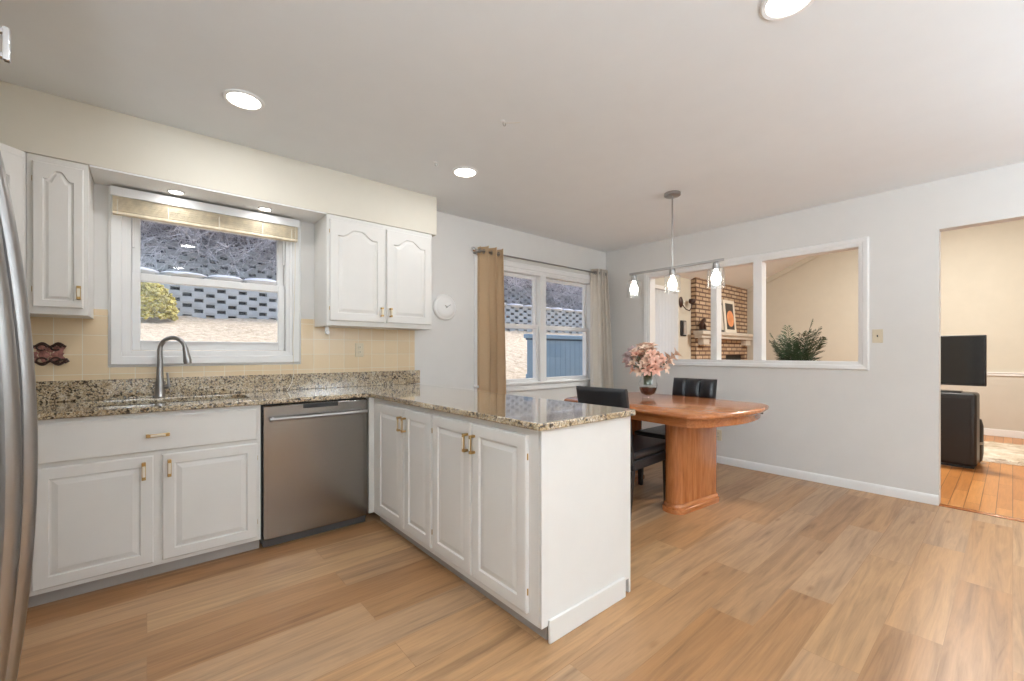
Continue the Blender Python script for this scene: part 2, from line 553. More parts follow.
# ------------------------------------------------------------------ the room
B, R, C = 3.574, 4.72, 2.55          # back wall, right wall, ceiling
XL, YF = -1.08, -2.4                 # left wall, wall behind the camera
XF, YE = 9.25, -3.2                  # family room
W1 = (-0.105, 0.83, 1.19, 2.125)     # rough opening of the sink window
W2 = (2.62, 4.42, 0.84, 2.12)        # rough opening of the dining window
DY0, DY1, DZ = -0.62, 0.375, 2.165   # doorway in the right wall
PY0, PY1, PZ0, PZ1 = 0.863, 2.922, 1.107, 2.135

struct(MB().box(XL - .1, YF - .1, -.08, R + .02, B + .12, 0).build('floor', 'laminate'))
struct(MB().box(R + .02, YE, -.08, XF + .1, B + .12, -.002).build('floor_family_room', 'hardwood'))
struct(MB().box(R - .012, DY0, 0, R + .05, DY1, .006).build('trim_3', 'oak_y', bevel=.003))
struct(MB().box(XL - .1, YF - .1, C, R + .12, B + .14, C + .12).build('ceiling', 'ceiling'))

w = MB()
def wall_y(w, x0, x1, z0, z1, y0, y1, holes):
    xs = x0
    for (a, b, c, d) in sorted(holes):
        w.box(xs, y0, z0, a, y1, z1)
        if c > z0: w.box(a, y0, z0, b, y1, c)
        if d < z1: w.box(a, y0, d, b, y1, z1)
        xs = b
    w.box(xs, y0, z0, x1, y1, z1)
wall_y(w, XL - .1, R + .12, 0, C, B, B + .14, [W1, W2])
struct(w.build('wall_back', 'wall'))
w = MB()
w.box(R, YF - .1, 0, R + .12, DY0, C)
w.box(R, DY0, DZ, R + .12, DY1, C)
w.box(R, DY1, 0, R + .12, PY0, C)
w.box(R, PY0, 0, R + .12, PY1, PZ0)
w.box(R, PY0, PZ1, R + .12, PY1, C)
w.box(R, PY1, 0, R + .12, B, C)
struct(w.build('wall_right', 'wall'))
struct(MB().box(XL - .1, YF - .1, 0, XL, B, C).build('wall_left', 'wall'))
struct(MB().box(XL, YF - .1, 0, R, YF, C).build('wall_front', 'wall'))

# baseboard of the right wall
bbm = MB()
prof = [(0, 0), (-.013, 0), (-.013, .058), (-.009, .070), (-.004, .076), (0, .079)]
for a, b_ in ((DY1 + .0, B), (YF, DY0)):
    bbm.loops([[(R + x, a, z) for x, z in prof], [(R + x, b_, z) for x, z in prof]])
struct(bbm.build('baseboard_right', 'trim', smooth=True))
bbm = MB()
profy = [(0, 0), (-.013, 0), (-.013, .058), (-.009, .070), (-.004, .076), (0, .079)]
bbm.loops([[(1.9, B + y, z) for y, z in profy], [(R - .013, B + y, z) for y, z in profy]])
struct(bbm.build('baseboard_back', 'trim', smooth=True))

# soffit over the wall cabinets
s = MB()
s.box(XL, 3.262, 2.222, 1.922, B, C)
s.box(XL, 1.72, 2.222, -.765, 3.262, C)
s.box(XL, .92, 2.222, -.295, 1.72, C)
struct(s.build('ceiling_soffit', 'wall_kitchen', bevel=.002))
# white underside between the two wall cabinets, above the window
struct(MB().box(-.238, 3.264, 2.212, 1.0, B - .001, 2.2215).build('ceiling_soffit_underside', 'trim'))
# tiled splashback
t = MB()
t.box(XL, B - .008, .916, -.18, B - .0005, 1.46)
t.box(-.18, B - .008, .916, .905, B - .0005, 1.108)
t.box(.905, B - .008, .916, 1.87, B - .0005, 1.46)
struct(t.build('wall_backsplash', 'tile'))

# ------------------------------------------------------------------ windows
def double_hung(root, x0, x1, z0, z1, rail, y, glassname='pane'):
    """two sashes between x0..x1, z0..z1 (sash outsides); rail = centre height of the meeting rail"""
    st, br = .042, .062
    def sash(nm, za, zb, yy, rb, rt, st):
        f = MB()
        f.box(x0, yy, za, x0 + st, yy + .032, zb); f.box(x1 - st, yy, za, x1, yy + .032, zb)
        f.box(x0 + st, yy, za, x1 - st, yy + .032, za + rb); f.box(x0 + st, yy, zb - rt, x1 - st, yy + .032, zb)
        so = f.build(nm, 'trim', root, bevel=.004)
        MB().box(x0 + st - .004, yy + .012, za + rb - .004, x1 - st + .004, yy + .018, zb - rt + .004).build(glassname, 'glass', so)
        return so
    sash('upper_sash', rail - .018, z1, y + .036, .036, .036, st)
    lo = sash('lower_sash', z0, rail + .03, y, br, .05, st)
    # finger lift along the bottom rail, and two lock tabs
    l = MB(); l.box(x0 + .06, y - .008, z0 + br - .012, x1 - .06, y, z0 + br - .004)
    l.build('finger_lift', 'trim', lo)

def casing(root, x0, x1, z0, z1, wd, name='casing', sill=None):
    """picture-frame casing with stepped profile around the opening x0..x1,z0..z1"""
    c = MB()
    steps = [(0, .010), (.25, .010), (.3, .018), (.85, .022), (.92, .015), (1.0, .012)]
    def ring(f, dpt):
        o = wd * f
        return [(x0 - o, B - dpt, z0 - o), (x1 + o, B - dpt, z0 - o), (x1 + o, B - dpt, z1 + o), (x0 - o, B - dpt, z1 + o)]
    ls = [[(x0, B, z0), (x1, B, z0), (x1, B, z1), (x0, B, z1)]] + [ring(f, d) for f, d in steps] + [[(x0 - wd, B, z0 - wd), (x1 + wd, B, z0 - wd), (x1 + wd, B, z1 + wd), (x0 - wd, B, z1 + wd)]]
    c.loops(ls, False, False)
    return c.build(name, 'trim', root, keep_normals=False)

win1 = sroot('window_1')
x0, x1, z0, z1 = W1
j = MB()
j.box(x0, B, z0, x0 + .03, B + .13, z1); j.box(x1 - .03, B, z0, x1, B + .13, z1)
j.box(x0 + .03, B, z1 - .03, x1 - .03, B + .13, z1); j.box(x0 + .03, B, z0, x1 - .03, B + .13, z0 + .022)
j.build('jamb', 'trim', win1, bevel=.003)
double_hung(win1, x0 + .032, x1 - .032, z0 + .024, z1 - .032, 1.675, B + .03)
casing(win1, x0 + .008, x1 - .008, z0 + .006, 2.126, .08)
tk = MB(); tk.box(x0 + .036, B + .012, 1.86, x0 + .046, B + .03, 2.05); tk.box(x1 - .046, B + .012, 1.86, x1 - .036, B + .03, 2.05)
tk.build('track_clip', 'white_plastic', win1)

win2 = sroot('window_2')
x0, x1, z0, z1 = W2
j = MB()
j.box(x0, B, z0, x0 + .03, B + .13, z1); j.box(x1 - .03, B, z0, x1, B + .13, z1)
j.box(x0 + .03, B, z1 - .03, x1 - .03, B + .13, z1); j.box(x0 + .03, B, z0, x1 - .03, B + .13, z0 + .022)
MX = 3.53
j.box(MX - .045, B - .004, z0 + .022, MX + .045, B + .13, z1 - .03)
j.build('jamb', 'trim', win2, bevel=.003)
double_hung(win2, x0 + .032, MX - .047, z0 + .0, z1 - .032, 1.49, B + .03)
double_hung(win2, MX + .047, x1 - .032, z0 + .0, z1 - .032, 1.49, B + .03)
casing(win2, x0 + .008, x1 - .008, z0 + .006, z1 - .006, .082)
MB().box(x0 - .09, B - .04, z0 - .002, x1 + .09, B + .0, z0 + .022).build('sill', 'trim', win2, bevel=.006)

# ------------------------------------------------------------------ pass-through frame and posts
ps = MB()
def xring(f, wd, dpt):
    o = wd * f
    return [(R - dpt, PY0 - o, PZ0 - o), (R - dpt, PY1 + o, PZ0 - o), (R - dpt, PY1 + o, PZ1 + o), (R - dpt, PY0 - o, PZ1 + o)]
wd = .062
ps.loops([[(R, PY0, PZ0), (R, PY1, PZ0), (R, PY1, PZ1), (R, PY0, PZ1)]] + [xring(f, wd, d) for f, d in ((0, .010), (.3, .011), (.36, .017), (.85, .021), (.93, .015), (1, .012))] + [[(R, PY0 - wd, PZ0 - wd), (R, PY1 + wd, PZ0 - wd), (R, PY1 + wd, PZ1 + wd), (R, PY0 - wd, PZ1 + wd)]], False, False)
# lining of the opening
ps.box(R, PY0, PZ0, R + .125, PY1, PZ0 + .012); ps.box(R, PY0, PZ1 - .012, R + .125, PY1, PZ1)
ps.box(R, PY0, PZ0 + .012, R + .125, PY0 + .012, PZ1 - .012); ps.box(R, PY1 - .012, PZ0 + .012, R + .125, PY1, PZ1 - .012)
struct(ps.build('trim_1', 'trim'))
for nm, a, b_ in (('pillar_1', 2.094, 2.161), ('pillar_2', 1.645, 1.727)):
    struct(MB().box(R + .001, a, PZ0 + .012, R + .12, b_, PZ1 - .012).build(nm, 'trim', bevel=.004))

# ------------------------------------------------------------------ family room shell
SL = .455                                                     # slope of the vaulted ceiling
def vault(y): return 2.44 + SL * (B - y)
w = MB()
DX0, DX1, DTOP = 4.98, 6.47, 2.13
wall_y(w, R + .12, XF + .1, 0, 2.44, B, B + .14, [(DX0, DX1, 0, DTOP)])
struct(w.build('wall_family_back', 'wall_family'))
RY = 0.2
w = MB()
w.prism([(YE, 0), (B, 0), (B, 2.44), (RY, vault(RY)), (YE, 2.44 + .0)], 0, .1)
o = w.build('wall_family_far', 'wall_family')
o.data.transform(Matrix(((0, 0, 1, XF), (1, 0, 0, 0), (0, 1, 0, 0), (0, 0, 0, 1))))
struct(o)
struct(MB().box(R + .12, YE - .1, 0, XF + .1, YE, 2.6).build('wall_family_front', 'wall_family'))
# wall above the kitchen ceiling on the shared side
w = MB().prism([(YE, C + .0), (B, C + .0), (RY, vault(RY) + .1)], 0, .1)
o = w.build('wall_family_shared', 'wall_family')
o.data.transform(Matrix(((0, 0, 1, R + .02), (1, 0, 0, 0), (0, 1, 0, 0), (0, 0, 0, 1))))
struct(o)
struct(MB().box(R, YE, 0, R + .12, YF - .1, C).build('wall_family_corner', 'wall_family'))
c = MB()
vr = vault(RY)
sl2 = (vr - 2.44) / (RY - YE)
c.loops([[(R + .1, B + .1, vault(B + .1)), (R + .1, RY, vr), (R + .1, RY, vr + .1), (R + .1, B + .1, vault(B + .1) + .1)],
         [(XF + .1, B + .1, vault(B + .1)), (XF + .1, RY, vr), (XF + .1, RY, vr + .1), (XF + .1, B + .1, vault(B + .1) + .1)]])
c.loops([[(R + .1, RY, vr), (R + .1, YE - .1, 2.44 - .1 * sl2), (R + .1, YE - .1, 2.54 - .1 * sl2), (R + .1, RY, vr + .1)],
         [(XF + .1, RY, vr), (XF + .1, YE - .1, 2.44 - .1 * sl2), (XF + .1, YE - .1, 2.54 - .1 * sl2), (XF + .1, RY, vr + .1)]])
struct(c.build('ceiling_family_room', 'ceiling'))
# crown strip that follows the slope, chair rail, wainscot, skirting
c = MB()
c.loops([[(XF - .03, B, vault(B) - .09), (XF, B, vault(B) - .09), (XF, B, vault(B)), (XF - .03, B, vault(B))],
         [(XF - .03, RY, vr - .09), (XF, RY, vr - .09), (XF, RY, vr), (XF - .03, RY, vr)]])
struct(c.build('trim_2', 'wall_family'))
c = MB(); c.box(XF - .022, YE, .865, XF, 3.45, .90); c.box(XF - .03, YE, .90, XF, 3.45, .915)
struct(c.build('trim_4', 'trim', bevel=.004))
struct(MB().box(XF - .006, YE, .1, XF, 3.45, .865).build('wall_wainscot', 'wall_family_low'))
struct(MB().box(XF - .015, YE, 0, XF, 3.45, .10).build('baseboard_family_far', 'trim', bevel=.003))

# sliding door behind the vertical blind
d1 = sroot('door_1')
f = MB()
f.box(DX0, B + .02, 0, DX0 + .06, B + .1, DTOP); f.box(DX1 - .06, B + .02, 0, DX1, B + .1, DTOP)
f.box(DX0 + .06, B + .02, DTOP - .06, DX1 - .06, B + .1, DTOP); f.box(DX0 + .06, B + .02, 0, DX1 - .06, B + .1, .07)
f.box((DX0 + DX1) / 2 - .04, B + .03, .07, (DX0 + DX1) / 2 + .04, B + .09, DTOP - .06)
f.build('door_frame', 'trim', d1)
MB().box(DX0 + .05, B + .055, .06, DX1 - .05, B + .062, DTOP - .05).build('pane', 'glass', d1)

# ------------------------------------------------------------------ kitchen cabinets
def inner_loop(x0, x1, z0, z1, ins, arch, y, N=34):
    a, b, c, d = x0 + ins, x1 - ins, z0 + ins, z1 - ins
    pts = [(a, y, c), (b, y, c)]
    for i in range(N + 1):
        t = 1 - i / N
        s_ = abs(2 * t - 1)
        q = max(0, min(1, (.80 - s_) / .66)); hgt = arch * q * q * (3 - 2 * q)
        pts.append((a + (b - a) * t, y, d - arch + hgt))
    return pts
def outer_loop(x0, x1, z0, z1, ins, y, N=34):
    a, b, c, d = x0 + ins, x1 - ins, z0 + ins, z1 - ins
    return [(a, y, c), (b, y, c)] + [(a + (b - a) * (1 - i / N), y, d) for i in range(N + 1)]
def door(root, x0, x1, z0, z1, y, arch=0.0, name='door', th=.019, rail=.052, mat='cab', field=.032):
    """raised-panel door, front face at y, thickness th into +y"""
    d = MB()
    d.loops([outer_loop(x0, x1, z0, z1, 0, y + th), outer_loop(x0, x1, z0, z1, 0, y + .004), outer_loop(x0, x1, z0, z1, .005, y),
             inner_loop(x0, x1, z0, z1, rail, arch, y), inner_loop(x0, x1, z0, z1, rail + .004, arch, y + .009), inner_loop(x0, x1, z0, z1, rail + .010, arch, y + .009),
             inner_loop(x0, x1, z0, z1, rail + field, arch, y + .002)])
    o = d.build(name, mat, root)
    return o
def pull(door_o, x, z, y, vertical=True, L=.078, arched=False):
    """D pull: two brass feet and a bar with an ivory centre"""
    p = MB()
    h = L / 2
    if vertical:
        for s_ in (-1, 1): p.box(x - .0085, y - .024, z + s_ * h - .006, x + .0085, y, z + s_ * h + .006)
        p.box(x - .0085, y - .03, z - h - .006, x + .0085, y - .022, z + h + .006)
    else:
        for s_ in (-1, 1): p.box(x + s_ * h - .006, y - .024, z - .0085, x + s_ * h + .006, y, z + .0085)
        p.box(x - h - .006, y - .03, z - .0085, x + h + .006, y - .022, z + .0085)
    o = p.build('pull', 'brass', door_o, bevel=.002)
    part_label(o, 'brass pull with ivory centre')
    q = MB()
    if vertical: q.box(x - .006, y - .0335, z - h * .72, x + .006, y - .0295, z + h * .72)
    else: q.box(x - h * .72, y - .0335, z - .006, x + h * .72, y - .0295, z + .006)
    q.build('pull_inlay', 'ivory', door_o, bevel=.001)
def hinges(door_o, x, z0, z1, y):
    for z in (z0 + .09, z1 - .09):
        MB().lathe([(.003, -.014), (.0035, -.012), (.0035, .012), (.003, .014)], (x, y - .001, z), 8).build('hinge', 'brass', door_o, smooth=True)

# sink base: local x right, y into the wall, z up ; origin front-left of the face frame on the floor
def carcass(root, w_, d_, z0, z1, stiles, rails, name='body'):
    b_ = MB()
    b_.box(0, .019, z0, w_, d_, z1)
    # face frame
    for a, c_ in stiles: b_.box(a, 0, z0, c_, .019, z1)
    for a, c_ in rails: b_.box(stiles[0][1], 0, a, stiles[-1][0], .019, c_)
    return b_.build(name, 'cab', root, bevel=.0015)
sk = thing('sink_base_cabinet', 'white sink base cabinet with two raised panel doors and a false drawer front', 'cabinet', (-1.07, 2.958, 0))
wS = 1.594
b_ = MB()
b_.box(0, .019, .068, wS, .61, .70)
b_.box(0, 0, .068, wS, .019, .884)
b_.build('body', 'cab', sk)
MB().box(0, .045, 0, wS, .06, .068).build('toe_kick', 'kick', sk)
ox = 1.07
f = MB(); f.loops([outer_loop(ox - .41, ox + .505, .676, .864, 0, 0, 4), outer_loop(ox - .41, ox + .505, .676, .864, 0, -.012, 4), outer_loop(ox - .41, ox + .505, .676, .864, .008, -.018, 4)])
fo = f.build('drawer_front', 'cab', sk)
pull(fo, ox + .045, .764, -.018, False, .085)
for a, c_, px in ((-.405, .027, -.012), (.062, .505, .092)):
    d_ = door(sk, ox + a, ox + c_, .092, .655, -.018)
    pull(d_, ox + px, .583, -.018)
    hinges(d_, ox + (a if a < 0 else c_), .092, .655, -.006)

# dishwasher
dw = thing('dishwasher', 'stainless steel dishwasher with bar handle between sink base and peninsula', 'dishwasher', (.531, 2.95, 0))
MB().box(0, .03, .03, .652, .58, .876).build('tub_body', 'dark', dw)
dd = MB()
# gently bowed door front
NX = 12
fr, bk = [], []
for z in (.062, .068, .80, .868, .874):
    row = []
    for i in range(NX + 1):
        u = i / NX
        row.append((.006 + .640 * u, -.012 - .012 * (1 - (2 * u - 1) ** 2) + (.006 if z in (.062, .874) else 0), z))
    fr.append(row)
lps = [r_ + [(r_[-1][0], .028, r_[-1][2]), (r_[0][0], .028, r_[0][2])] for r_ in fr]
dd.loops(lps)
dr = dd.build('door', 'steel', dw, smooth=True)
hb = MB().tube([(.03, -.062, .795)] + [(.03 + .592 * i / 8, -.062 - .006 * math.sin(PI * i / 8), .795) for i in range(1, 8)] + [(.622, -.062, .795)], .011, 10)
hb.tube([(.055, -.01, .795), (.055, -.06, .795)], .008, 8); hb.tube([(.597, -.01, .795), (.597, -.06, .795)], .008, 8)
hb.build('handle', 'nickel', dr, smooth=True)
MB().box(.225, -.0265, .845, .44, -.02, .873).build('vent_slot', 'black_plastic', dr, bevel=.003)
MB().box(.008, .022, .006, .644, .05, .088).build('toe_panel', 'toe_grey', dw)

# peninsula: two cabinets facing the camera side of the room, rotated so local x runs towards -Y
PXF = 1.222
def pen_cab(y_far, y_near, doors, label, corner=False, end=False):
    L_ = y_far - y_near
    t_ = thing('peninsula_base_cabinet', label, 'cabinet', (PXF, y_far, 0), -PI / 2, 'base cabinets in the peninsula')
    bb = MB()
    bb.box(0, .019, .07, L_, .61, .884)
    bb.box(0, 0, .07, L_, .019, .884)
    if corner:   # filler stile between the dishwasher and the peninsula
        bb.box(-.02, -.036, .07, 0, .019, .884)
    bb.build('body', 'cab', t_)
    MB().box(0, .045, 0, L_, .06, .07).build('toe_kick', 'kick', t_)
    for (a, c_, side) in doors:
        xa, xb = y_far - a, y_far - c_
        d_ = door(t_, xa, xb, .105, .852, -.018, rail=.056)
        hx = xb - .022 if side == 'l' else xa + .022
        pull(d_, hx, .757, -.018)
        hinges(d_, xa if side == 'l' else xb, .105, .852, -.006)
    return t_
c1 = pen_cab(2.934, 2.104, [(2.846, 2.449, 'l'), (2.436, 2.112, 'r')], 'white peninsula cabinet with two doors next to the dishwasher corner', True)
c2 = pen_cab(2.102, 1.262, [(2.094, 1.726, 'l'), (1.712, 1.322, 'r')], 'white peninsula cabinet with two doors at the open end')
MB().box(.842, 0, .07, .8565, .6245, .884).build('end_panel', 'cab', c2, bevel=.002)
MB().box(.8565, .036, 0, .870, .566, .097).build('skirting_board', 'cab', c2, bevel=.004)
MB().box(.0, .6105, 0, .8555, .6245, .884).build('back_panel', 'cab', c2)
MB().box(-.5, .6105, 0, .83, .625, .884).build('back_panel', 'cab', c1)

# countertop with sink cutout, splash
ct = thing('countertop', 'speckled granite L shaped countertop over sink run and peninsula', 'countertop', (0, 0, .885))
SX0, SX1, SY0, SY1 = -.29, .505, 3.09, 3.44
def rrect(x0, x1, y0, y1, r, n=6):
    p = []
    for cx, cy, a0 in ((x1 - r, y0 + r, -PI / 2), (x1 - r, y1 - r, 0), (x0 + r, y1 - r, PI / 2), (x0 + r, y0 + r, PI)):
        for k in range(n + 1):
            a = a0 + (PI / 2) * k / n
            p.append((cx + r * math.cos(a), cy + r * math.sin(a)))
    return p
ctm = MB()
bm = ctm.bm
outer = [(XL, 2.93), (1.165, 2.93), (1.183, 2.924), (1.189, 2.906), (1.189, 1.24), (1.195, 1.226), (1.209, 1.22), (1.848, 1.22), (1.861, 1.226), (1.866, 1.24), (1.866, B), (XL, B)]
hole = rrect(SX0, SX1, SY0, SY1, .09)
def filled(z):
    vo_ = [bm.verts.new((x, y, z)) for x, y in outer]; vh = [bm.verts.new((x, y, z)) for x, y in hole]
    es = [bm.edges.new((vo_[i], vo_[(i + 1) % len(vo_)])) for i in range(len(vo_))] + [bm.edges.new((vh[i], vh[(i + 1) % len(vh)])) for i in range(len(vh))]
    bmesh.ops.triangle_fill(bm, use_beauty=True, use_dissolve=False, edges=es)
    return vo_, vh
a_, ah = filled(0); b2, bh = filled(.03)
for p, q in ((a_, b2), (ah, bh)):
    for i in range(len(p)):
        jn = (i + 1) % len(p)
        bm.faces.new((p[i], p[jn], q[jn], q[i]))
ctm.build('slab', 'granite', ct, bevel=.009, seg=3)
MB().box(XL, 3.554, .0302, 1.919, B - .0085, .151).build('backsplash', 'granite', ct, bevel=.003)

snk = thing('sink', 'undermounted stainless steel sink below the kitchen window', 'sink', (.115, 3.265, .884))
sm = MB()
def off(pts, z): return [(x - .115, y - 3.265, z) for x, y in pts]
o_ = rrect(SX0 - .012, SX1 + .012, SY0 - .012, SY1 + .012, .1); i1 = rrect(SX0 + .002, SX1 - .002, SY0 + .002, SY1 - .002, .09); i2 = rrect(SX0 + .012, SX1 - .012, SY0 + .012, SY1 - .012, .08); i3 = rrect(SX0 + .04, SX1 - .04, SY0 + .04, SY1 - .04, .06)
sm.loops([off(i3, -.172), off(o_, -.150), off(o_, 0), off(i1, 0), off(i2, -.15), off(i3, -.165)])
sm.build('basin', 'steel', snk, smooth=True)
MB().lathe([(.04, 0), (.042, .003), (.03, .004), (.0, .002)], (0, .03, -.165), 20, cap1=False).build('drain', 'chrome', snk, smooth=True)

fc = thing('faucet', 'brushed nickel gooseneck kitchen faucet behind the sink', 'faucet', (.063, 3.498, .9155))
MB().lathe([(.026, 0), (.028, .004), (.026, .012), (.024, .05), (.022, .09)], (0, 0, 0), 20).build('base', 'nickel', fc, smooth=True)
dx, dy = .86, -.5
nk = [(0, 0, .09), (0, 0, .2), (0, 0, .30)]
rr = .072
for i in range(1, 13):
    a = PI - PI * 0.93 * i / 12
    u = rr + rr * math.cos(a); nk.append((dx * u, dy * u, .30 + rr * 1.08 * math.sin(a)))
MB().tube(nk, [.020, .016, .0135] + [.013] * 12, 12).build('neck', 'nickel', fc, smooth=True)
ex = nk[-1]
MB().tube([ex, (ex[0] + .004, ex[1] - .002, ex[2] - .03), (ex[0] + .012, ex[1] - .006, ex[2] - .085), (ex[0] + .0135, ex[1] - .007, ex[2] - .105)], [.0145, .017, .023, .021], 14).build('spray_head', 'nickel', fc, smooth=True)
lv = MB().tube([(.018, -.004, .065), (.045, -.01, .068)], .013, 10)
lv.tube([(.045, -.01, .066), (.042, -.012, .10), (.036, -.012, .155)], [.009, .0065, .006], 10)
lv.build('lever', 'nickel', fc, smooth=True)

# upper cabinets
uc = thing('wall_cabinet', 'white double door wall cabinet with arched panels right of the sink window', 'cabinet', (1.003, 3.27, 1.4))
bb = MB(); bb.box(0, .019, 0, .875, B - 3.27, .8205); bb.box(0, 0, 0, .875, .019, .8205)
bb.build('body', 'cab', uc, bevel=.0015)
for a, c_, px, hs in ((.020, .440, .412, 0), (.458, .860, .486, 1)):
    d_ = door(uc, a, c_, .036, .785, -.018, .055, rail=.058)
    hinges(d_, c_ if hs else a, .036, .785, -.006)
    pull(d_, px, .118, -.018, True, .06)
ul = thing('wall_cabinet', 'narrow white single door wall cabinet left of the sink window', 'cabinet', (-.468, 3.27, 1.4))
bb = MB(); bb.box(0, .019, 0, .226, B - 3.27, .8205); bb.box(0, 0, 0, .226, .019, .8205)
bb.build('body', 'cab', ul, bevel=.0015)
d_ = door(ul, .022, .208, .036, .785, -.018, .045, rail=.036, field=.022)
pull(d_, .192, .118, -.018, True, .06)
hinges(d_, .022, .036, .785, -.006)
dc = thing('corner_cabinet', 'white diagonal corner wall cabinet beside the fridge', 'cabinet', (-.470, 3.27, 1.4))
bb = MB(); bb.prism([(0, 0), (0, .303), (-.60, .303), (-.60, -.30), (-.30, -.30)], 0, .8205)
bb.build('body', 'cab', dc)
dcd = thing_d = bpy.data.objects.new('door_mount', None)
# diagonal door as one mesh, turned 45 degrees
dm = MB(); L_ = math.hypot(.3, .3)
dm.loops([outer_loop(0, L_ - .04, .036, .785, 0, .0), outer_loop(0, L_ - .04, .036, .785, 0, -.014), outer_loop(0, L_ - .04, .036, .785, .005, -.018),
          inner_loop(0, L_ - .04, .036, .785, .058, .055, -.018), inner_loop(0, L_ - .04, .036, .785, .062, .055, -.009), inner_loop(0, L_ - .04, .036, .785, .068, .055, -.009), inner_loop(0, L_ - .04, .036, .785, .09, .055, -.016)])
bpy.data.objects.remove(dcd)
do = dm.build('door', 'cab', dc)
do.data.transform(Matrix.Translation((-.30 + .014, -.30 + .014, 0)) @ Matrix.Rotation(PI / 4, 4, 'Z'))

# fridge and the cabinet above it
fg = thing('refrigerator', 'stainless steel refrigerator with two bowed handles at the left edge', 'refrigerator', (-1.06, .94, 0))
MB().box(0, 0, .03, .70, .76, 1.80).build('body', 'kick', fg, bevel=.004)
for a, c_ in ((.003, .377), (.383, .757)):
    d_ = MB()
    rows = []
    for z in (.10, .108, 1.79, 1.80):
        row = []
        for i in range(9):
            u = i / 8
            row.append((.765 + .012 * (1 - (2 * u - 1) ** 2) - (.006 if z in (.10, 1.80) else 0), a + (c_ - a) * u, z))
        rows.append(row + [(.702, c_, z), (.702, a, z)])
    d_.loops(rows)
    dob = d_.build('door', 'steel_v', fg, smooth=True)
    yh = .46 if a > .2 else .30
    hp = []
    for i in range(25):
        u = i / 24
        zz = .30 + 1.36 * u
        hp.append((.800 + .060 * max(0, math.sin(PI * u)) ** .85, yh, zz))
    hd = MB()
    lp = []
    for p in hp:
        lp.append([(p[0] + .017 * math.cos(2 * PI * k / 12), p[1] + .021 * math.sin(2 * PI * k / 12), p[2]) for k in range(12)])
    hd.loops(lp)
    hd.tube([(.76, yh, .33), (.806, yh, .33)], .012, 8); hd.tube([(.76, yh, 1.64), (.806, yh, 1.64)], .012, 8)
    hd.build('handle', 'steel_h', dob, smooth=True)
MB().box(.05, .02, 0, .72, .74, .03).build('toe_grille', 'black_plastic', fg)
of = thing('over_fridge_cabinet', 'white cabinet mounted above the refrigerator', 'cabinet', (-1.075, .94, 1.84))
bb = MB(); bb.box(0, 0, 0, .76, .76, .381); bb.build('body', 'cab', of)
for a, c_, py in ((.006, .377, .33), (.383, .754, .55)):
    q = MB().box(.7605, a, .01, .778, c_, .37)
    qo = q.build('door', 'cab', of, bevel=.003)
    hh = MB(); hh.box(.778, py - .006, .028, .828, py + .006, .04); hh.box(.778, py - .006, .084, .828, py + .006, .096)
    hh.box(.826, py - .007, .024, .838, py + .007, .10)
    hh.build('pull', 'chrome', qo, bevel=.002)

# ------------------------------------------------------------------ small wall things
def outlet(name, label, cat, at, face, kind):
    """face: 'y' plate on the back wall, 'x' plate on the right wall"""
    t_ = thing(name, label, cat, at, 0 if face == 'y' else -PI / 2)
    MB().loops([[(x, 0, z) for x, z in ((-.035, -.057), (.035, -.057), (.035, .057), (-.035, .057))],
                [(x, -.003, z) for x, z in ((-.035, -.057), (.035, -.057), (.035, .057), (-.035, .057))],
                [(x, -.006, z) for x, z in ((-.031, -.053), (.031, -.053), (.031, .053), (-.031, .053))]]).build('cover_plate', 'almond', t_)
    if kind == 'outlet':
        for z in (-.02, .02):
            r_ = MB().lathe([(.016, 0), (.016, -.003), (.015, -.004)], (0, -.0055, z), 16, 'y').build('socket', 'almond', t_)
            sl = MB()
            for x in (-.006, .006): sl.box(x - .0012, -.0103, z - .001, x + .0012, -.009, z + .008)
            sl.build('slots', 'dark', r_)
    else:
        MB().box(-.007, -.008, -.013, .007, -.005, .013).build('switch_bezel', 'almond', t_)
        MB().loops([[(-.004, -.007, -.008), (.004, -.007, -.008), (.004, -.007, .008), (-.004, -.007, .008)], [(-.003, -.02, .002), (.003, -.02, .002), (.003, -.018, .009), (-.003, -.018, .009)]]).build('toggle', 'dark', t_)
    return t_
outlet('wall_outlet', 'almond power outlet on the cream tile splashback', 'outlet', (1.358, B - .008, 1.22), 'y', 'outlet')
outlet('light_switch', 'almond light switch beside the white framed opening', 'switch', (R - .0005, .745, 1.338), 'x', 'switch')
outlet('wall_outlet', 'almond power outlet low on the wall behind the dining table', 'outlet', (R - .0005, 2.075, .302), 'x', 'outlet')

wc = thing('wall_disc', 'round white domed disc on wall right of the upper cabinet', 'wall decor', (2.19, B - .001, 1.635))
MB().lathe([(.125, 0), (.128, -.012), (.118, -.024), (.104, -.026)], (0, 0, 0), 40, 'y').build('rim', 'white_plastic', wc, smooth=True)
MB().lathe([(.104, -.0245), (.098, -.03), (.07, -.037), (.03, -.040), (.004, -.041)], (0, 0, 0), 40, 'y').build('domed_face', 'white_plastic', wc, smooth=True)
hd = MB(); hd.tube([(0, -.044, 0), (.045, -.044, .026)], .0035, 6); hd.tube([(0, -.044, 0), (-.02, -.044, .018)], .0035, 6); hd.blob((0, -.043, 0), .008)
hd.build('centre_mark', 'chrome', wc)

